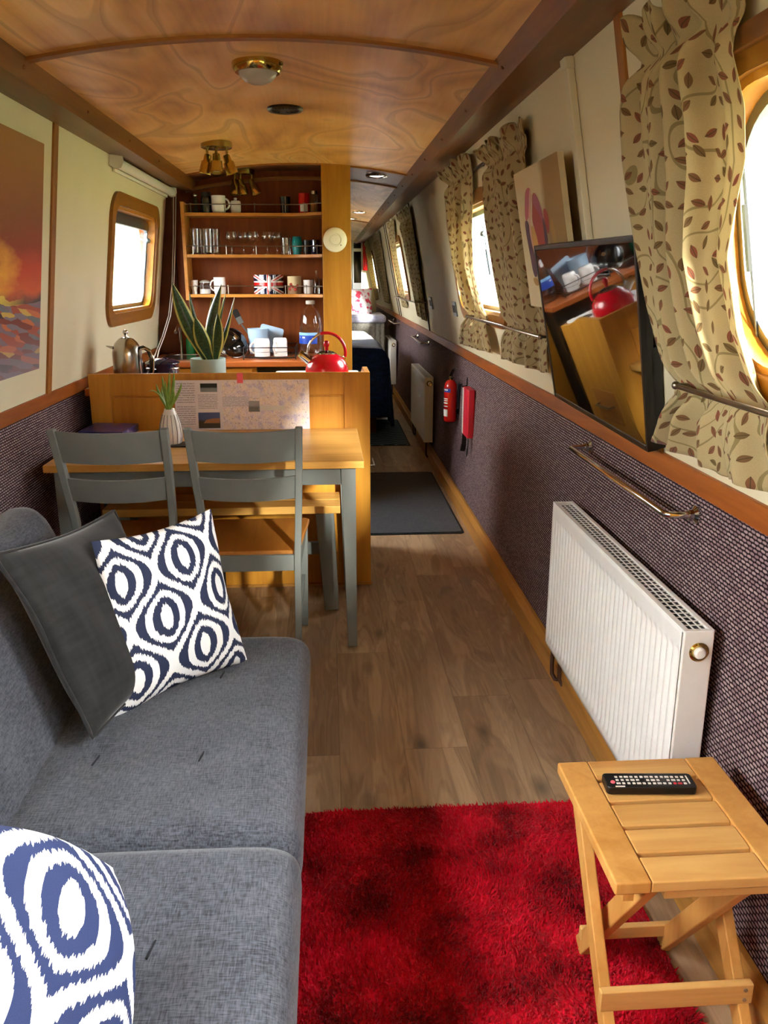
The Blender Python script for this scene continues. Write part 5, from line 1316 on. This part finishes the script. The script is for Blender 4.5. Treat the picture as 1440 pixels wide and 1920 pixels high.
t = thing('fire_extinguisher', 'red fire extinguisher hanging on the carpeted wall', 'fire extinguisher', (.785, 5.28, .50))
F = T(.785, 5.28, .495)
b = MB(F); b.lathe([(0, 0), (.030, 0), (.040, .008), (.0415, .02), (.0415, .225), (.036, .25), (.022, .268), (.015, .272), (0, .272)], 32); b.build('cylinder', MT['red_paint'], t, smooth=60)
b = MB(F); b.lathe([(0, -.002), (.032, -.002), (.036, .012), (.03, .014), (0, .004)], 28); b.build('base_boot', MT['black'], t)
b = MB(F); b.lathe([(0, .27), (.014, .27), (.014, .295), (0, .297)], 18); b.build('valve', MT['brass'], t)
b = MB(F); b.bar((0, .01, .297), (.0, -.10, .35), .022, .009); b.bar((0, .0, .285), (0, -.085, .297), .018, .007); b.build('lever', MT['black'], t, bevel=.001)
b = MB(F); b.tube([(0, .012, .285), (-.0, .05, .27), (-.005, .058, .20), (-.005, .056, .10)], .006, 10); b.build('hose', MT['rubber'], t, smooth=60)
b = MB(F @ Matrix.Rotation(radians(-150), 4, 'Z')); A2 = lambda r, a0, a1, z0, z1, mi: b.grid(lambda u, v: (r * cos(lerp(a0, a1, u)), r * sin(lerp(a0, a1, u)), lerp(z0, z1, v)), 14, 2, mi)
A2(.0419, -.9, .9, .195, .218, 0); A2(.0422, -.5, .5, .206, .214, 1)
for i, (z0, z1) in enumerate(((.150, .156), (.138, .144), (.122, .130), (.102, .108))): A2(.0422, -.6, .5, z0, z1, 1)
A2(.0422, -.7, .5, .04, .085, 1)
b.build('label', [MT['blue_label'], MT['white_china']], t)
b = MB(); b.box(.82, .845, 5.26, 5.30, .55, .58); b.box(.838, .848, 5.25, 5.31, .52, .74); b.build('bracket', MT['black'], t)
t = thing('fire_blanket', 'red fire blanket case with black pull tapes, beside the extinguisher', 'fire blanket', (.83, 4.80, .49))
b = MB(); b.prism(rrect(.800, .846, 4.705, 4.885, .012), .492, .775); b.build('case', MT['red_plastic'], t, bevel=.008, seg=3)
b = MB(); b.prism(rrect(.7985, .801, 4.845, 4.884, .001), .50, .768); b.build('paper_panel', MT['white_china'], t)
for y in (4.73, 4.87):
    b = MB(); u_ = (0, 1, 0) if y > 4.8 else (1, 0, 0); b.bar((.815, y, .495), (.812, y, .43), .026, .003, u_); b.bar((.812, y, .43), (.806, y + .006, .385), .03, .004, u_); b.build('pull_tape', MT['black'], t)
b = MB(); b.bar((.848, 5.02, .81), (.842, 5.02, .72), .016, .004, (1, 0, 0)); b.tube([(.845, 5.02, .76), (.82, 5.02, .755), (.815, 5.02, .775)], .004, 6)
tag(b.build('wall_hook', MT['black'], base=(.845, 5.02, .72)), 'black wall hook above the fire blanket', 'hook')

# ------------------------------------------------------------------ ceiling lights and alarm
t = thing('ceiling_light', 'round brass ceiling light with a frosted dome, nearest to the viewer', 'ceiling light', (-.197, 2.82, zc(-.197)))
F = Matrix.Translation((-.197, 2.82, zc(-.197))) @ Matrix.Rotation(radians(180), 4, 'X')
b = MB(F); b.lathe([(.05, -.004), (.075, -.004), (.078, .004), (.076, .020), (.068, .030), (.060, .030), (.058, .020), (.05, .016)], 44); b.build('brass_ring', MT['brass'], t, smooth=50)
b = MB(F); b.lathe([(.060, .024), (.056, .038), (.042, .052), (.022, .060), (0, .062)], 40); b.build('dome', MT['lens'], t, smooth=70)
for a in (20, 200):
    b = MB(F @ Matrix.Rotation(radians(a), 4, 'Z')); b.ball((.079, 0, .008), .006, 10); b.build('thumb_screw', MT['brass_dark'], t)
def downlight(x, y, lab, lit):
    t = thing('downlight', lab, 'ceiling light', (x, y, zc(x)), group='recessed ceiling downlights')
    F = Matrix.Translation((x, y, zc(x))) @ Matrix.Rotation(radians(180), 4, 'X')
    b = MB(F); b.lathe([(.052, -.004), (.068, -.003), (.070, .008), (.064, .014), (.054, .012), (.052, .001)], 40); b.build('rim', MT['chrome'] if lit else MT['dull_metal'], t, smooth=50)
    if lit:
        b = MB(F); b.lathe([(0, .010), (.03, .011), (.053, .006)], 32); b.build('lens', MT['diffuser'], t)
    else:
        b = MB(F)
        for i in range(16):
            a = 2 * pi * i / 16; b.bar((.012 * cos(a), .012 * sin(a), .008), (.052 * cos(a), .052 * sin(a), .008), .006, .003)
        b.lathe([(0, .002), (.013, .003), (.013, .010), (0, .011)], 16); b.build('reflector', MT['dull_metal'], t)
        b = MB(F); b.lathe([(0, .0), (.053, .0), (.053, .004), (0, .004)], 24); b.build('backing', MT['black'], t)
downlight(-.146, 3.525, 'chrome ring downlight in the plywood ceiling behind the brass dome', False)
downlight(.322, 5.40, 'bright downlight in the dark ceiling panel by the pillar', True)
downlight(.33, 8.35, 'bright round downlight in the bedroom ceiling', True)
downlight(.28, 9.35, 'farthest downlight in the bedroom ceiling', True)
def spots(x, y, lab, heads):
    t = thing('spotlight_cluster', lab, 'ceiling light', (x, y, zc(x)), group='brass spotlight clusters')
    z = zc(x)
    F = Matrix.Translation((x, y, z)) @ Matrix.Rotation(radians(180), 4, 'X')
    b = MB(F); b.lathe([(0, -.003), (.070, -.003), (.073, .0), (.073, .024), (.066, .028), (0, .028)], 44); b.build('ceiling_plate', MT['brass_dark'], t, smooth=40)
    for (ax, ay, dx, dy, tilt) in heads:
        p = Vector((x + ax, y + ay, z - .028)); q = p + Vector((0, 0, -.042))
        b = MB(); b.tube([p, q], .006, 10); b.ball(q, .010, 12); b.build('stem', MT['brass_dark'], t, smooth=60)
        d = Vector((dx, dy, -tilt)).normalized(); M = d.to_track_quat('Z', 'Y').to_matrix().to_4x4(); M.translation = q - d * .018
        b = MB(M); b.lathe([(0, -.002), (.012, 0), (.017, .004), (.0185, .03), (.0255, .036), (.0285, .088), (.026, .088), (.0235, .04), (0, .036)], 30); h = b.build('spot_head', MT['brass'], t, smooth=50)
        b = MB(M); b.lathe([(0, .070), (.0262, .072), (.0262, .076), (0, .074)], 26); b.build('lens', MT['lens'], h)
spots(-.503, 4.265, 'brass cluster of spotlights on the ceiling, nearer the viewer', ((-.045, .0, -.25, .05, 1), (.0, -.03, .02, -.22, 1), (.045, .015, .32, .06, 1)))
spots(-.485, 5.33, 'brass cluster of spotlights in front of the top shelf', ((-.045, -.015, -.08, -.1, 1), (-.01, -.01, .22, .0, 1), (.055, -.01, .42, .0, 1)))
t = thing('smoke_alarm', 'round cream alarm disc on the front of the pillar', 'alarm', (.058, 5.13, 1.609))
F = Matrix.Translation((.058, 5.13, 1.609)) @ Matrix.Rotation(radians(90), 4, 'X')
b = MB(F); b.lathe([(0, 0), (.068, 0), (.070, .004), (.068, .016), (.060, .022), (.036, .025), (.034, .022), (.028, .022), (.026, .026), (0, .028)], 44); b.build('housing', MT['cream_plastic'], t, smooth=40)
b = MB(F); b.ball((.034, -.03, .025), .004, 10); b.build('test_light', MT['grey_line'], t)

# ------------------------------------------------------------------ corridor mats and bedroom
def flatmat(lab, x0, x1, y0, y1, m, r=.03):
    t = thing('floor_mat', lab, 'mat', ((x0 + x1) / 2, (y0 + y1) / 2, 0))
    b = MB(); b.prism(rrect(x0, x1, y0, y1, r), .0005, .005); b.build('rubber_edge', MT['mat_edge'], t)
    b = MB(); b.prism(rrect(x0 + .012, x1 - .012, y0 + .012, y1 - .012, r), .005, .010); b.build('pile', m, t, bevel=.002)
flatmat('dark grey door mat on the corridor floor beside the pine cabinet', .20, .757, 4.43, 5.96, MT['mat_grey'])
flatmat('blue-grey mat with a wave pattern in front of the bed', .22, .70, 6.98, 8.3, MT['wave_mat'], .01)
t = thing('bed', 'bed with white sheets and a navy spread, at the end of the corridor', 'bed', (-.3, 8.4, 0))
b = MB(); b.box(-1.0, .44, 7.55, 9.4, 0, .5); b.build('base', MT['veneer_dark'], t)
b = MB(); b.box(-1.02, .47, 7.5, 9.42, .5, .74); b.build('mattress', MT['linen'], t, bevel=.06, seg=4)
def sheetf(u, v):
    x = lerp(-1.03, .50, u); y = lerp(8.15, 9.45, v)
    return (x, y, .775 + .03 * sin(7 * x + 2) * sin(5 * y) + .03 - .10 * max(0, (x - .40) / .1) ** 2)
b = MB(); b.grid(sheetf, 50, 40); b.build('sheet', MT['linen'], t, smooth=80, solid=.02, recalc=False)
def spreadf(u, v):
    # u across: flat top then hanging over the aisle side; v along: foot overhang then top
    s = u * 2.25
    if s < 1.46: x, z = -1.03 + s, .80
    elif s < 1.60: a = (s - 1.46) / .14 * pi / 2; x, z = .43 + .10 * sin(a), .70 + .10 * cos(a)
    else: x, z = .53 + .05 * ((s - 1.60) / .65) + .012 * sin(14 * v + 3), .70 - (s - 1.60) * .93
    q = v * 1.75
    if q < .62: y = 7.42 - .03 * (q / .62); dz = -(.62 - q)
    elif q < .76: a = (q - .62) / .14 * pi / 2; y = 7.42 + .1 * (1 - cos(a)); dz = -.09 * (1 - sin(a)) * .6
    else: y = 7.52 + (q - .76); dz = 0
    zz = z + dz if s < 1.5 else min(z, .80 + dz) if q > .62 else min(z, .80 + dz)
    return (x, y, max(.075 + .02 * sin(9 * u + 5 * v), zz + .012 * sin(11 * x) * sin(6 * y)))
b = MB(); b.grid(spreadf, 70, 60); b.build('spread', MT['spread'], t, smooth=80, solid=.012, recalc=False)
t = thing('upholstered_seat', 'grey seat with a pleated skirt beyond the bed', 'seat', (.2, 10.5, 0))
b = MB(); b.grid(lambda u, v: (lerp(-.6, .70, u), 10.25 + .014 * sin(2 * pi * u * 22) * (1 - v * .6), lerp(.30, .86, v)), 260, 8); b.build('pleated_skirt', MT['greyskirt'], t, smooth=60, solid=.01, recalc=False)
b = MB(); b.box(-.6, .69, 10.27, 11.0, .0, .86); b.build('base', MT['black'], t)
b = MB(); b.box(-.62, .72, 10.2, 11.05, .86, .96); b.build('seat_pad', MT['lilac'], t, bevel=.045, seg=4)
pillow('scatter_cushion', 'white cushion with a red print, far down the corridor beyond the bed', 'cushion', (.39, 10.55, 1.10), (1, .06, 0), (0, .25, 1), .36, .34, .12, MT['far_print'])
b = MB(); b.grid(lambda u, v: (lerp(.628, .70, u), Y1 - .10 + .012 * sin(2 * pi * u * 3), lerp(1.50, 1.96, v)), 40, 10); tag(b.build('red_curtain', MT['red_paint'], base=(.66, Y1 - .1, 1.5), smooth=70, solid=.003, recalc=False), 'short dark red curtain at the far end of the boat', 'curtain')
root = tag(thing('door_3', None, None, (.53, Y1, .9)), kind='structure')
b = MB(); b.box(.45, .475, Y1 - .01, Y1 + .05, .9, 2.0); b.box(.60, .625, Y1 - .01, Y1 + .05, .9, 2.0); b.box(.475, .60, Y1 - .01, Y1 + .05, 1.81, 1.86); b.box(.475, .60, Y1 - .01, Y1 + .05, 1.95, 2.0); b.box(.475, .60, Y1 - .01, Y1 + .05, .9, 1.30); b.build('door_frame', MT['white_enamel'], root)
b = MB(); b.box(.475, .60, Y1 + .01, Y1 + .02, 1.30, 1.81); b.box(.475, .60, Y1 + .01, Y1 + .02, 1.86, 1.95); b.build('pane', MT['black_gloss'], root)
# ------------------------------------------------------------------ camera
f = Vector(((611 - 720) / 1550, (519 - 960) / 1550, 1)).normalized()     # the boat's axis seen in the lens
dn = Vector((0, f.z, -f.y)).normalized(); rt = dn.cross(f)
# rows of camera axes expressed in the boat: right, up, back
rx = Vector((rt.x, f.x, -dn.x)); ry = Vector((rt.y, f.y, -dn.y)); rz = Vector((rt.z, f.z, -dn.z))
cam = bpy.data.cameras.new('camera'); co = bpy.data.objects.new('camera', cam); COL.objects.link(co)
M = Matrix((rx, -ry, -rz)).transposed().to_4x4(); M.translation = (0, 0, 1.40)
co.matrix_world = M
cam.sensor_fit = 'VERTICAL'; cam.sensor_height = 36; cam.lens = 1550 / 1920 * 36
cam.clip_start = .02; cam.clip_end = 200
S.camera = co

# ------------------------------------------------------------------ daylight
w = bpy.data.worlds.new('overcast_sky'); S.world = w; w.use_nodes = True
nt = w.node_tree; bg = nt.nodes['Background']
tc = nd(nt, 'TexCoord'); sp_ = nd(nt, 'SeparateXYZ', {0: tc.outputs['Generated']})
nt.links.new(ramp(nt, math(nt, 'ADD', math(nt, 'MULTIPLY', sp_.outputs[2], .5), .5), [(.45, (.95, .97, 1.0)), (.55, (1, 1, 1)), (1, (.92, .96, 1.0))]), bg.inputs['Color'])
# overcast sky: the zenith brighter than the horizon
nt.links.new(math(nt, 'MULTIPLY', math(nt, 'ADD', math(nt, 'MULTIPLY', math(nt, 'MAXIMUM', sp_.outputs[2], 0.0), 2.0), 1.0), 2.9), bg.inputs['Strength'])
# hazy low sun from behind the viewer's right shoulder
sl = bpy.data.lights.new('sun', 'SUN'); sl.energy = 9; sl.angle = radians(7); sl.color = (1, .96, .89)
so = bpy.data.objects.new('sun', sl); COL.objects.link(so); so.location = (6, -12, 8)
so.rotation_euler = Vector((-.64, 2.2, -.75)).to_track_quat('-Z', 'Y').to_euler()
vs = S.view_settings
S.display_settings.display_device = 'sRGB'
vs.view_transform = 'Standard'; vs.look = 'None'; vs.gamma = 1; vs.use_curve_mapping = False
vs.exposure = 2.9
S.cycles.use_denoising = True
S.cycles.max_bounces = 12; S.cycles.diffuse_bounces = 6; S.cycles.transparent_max_bounces = 16
S.cycles.sample_clamp_indirect = 6
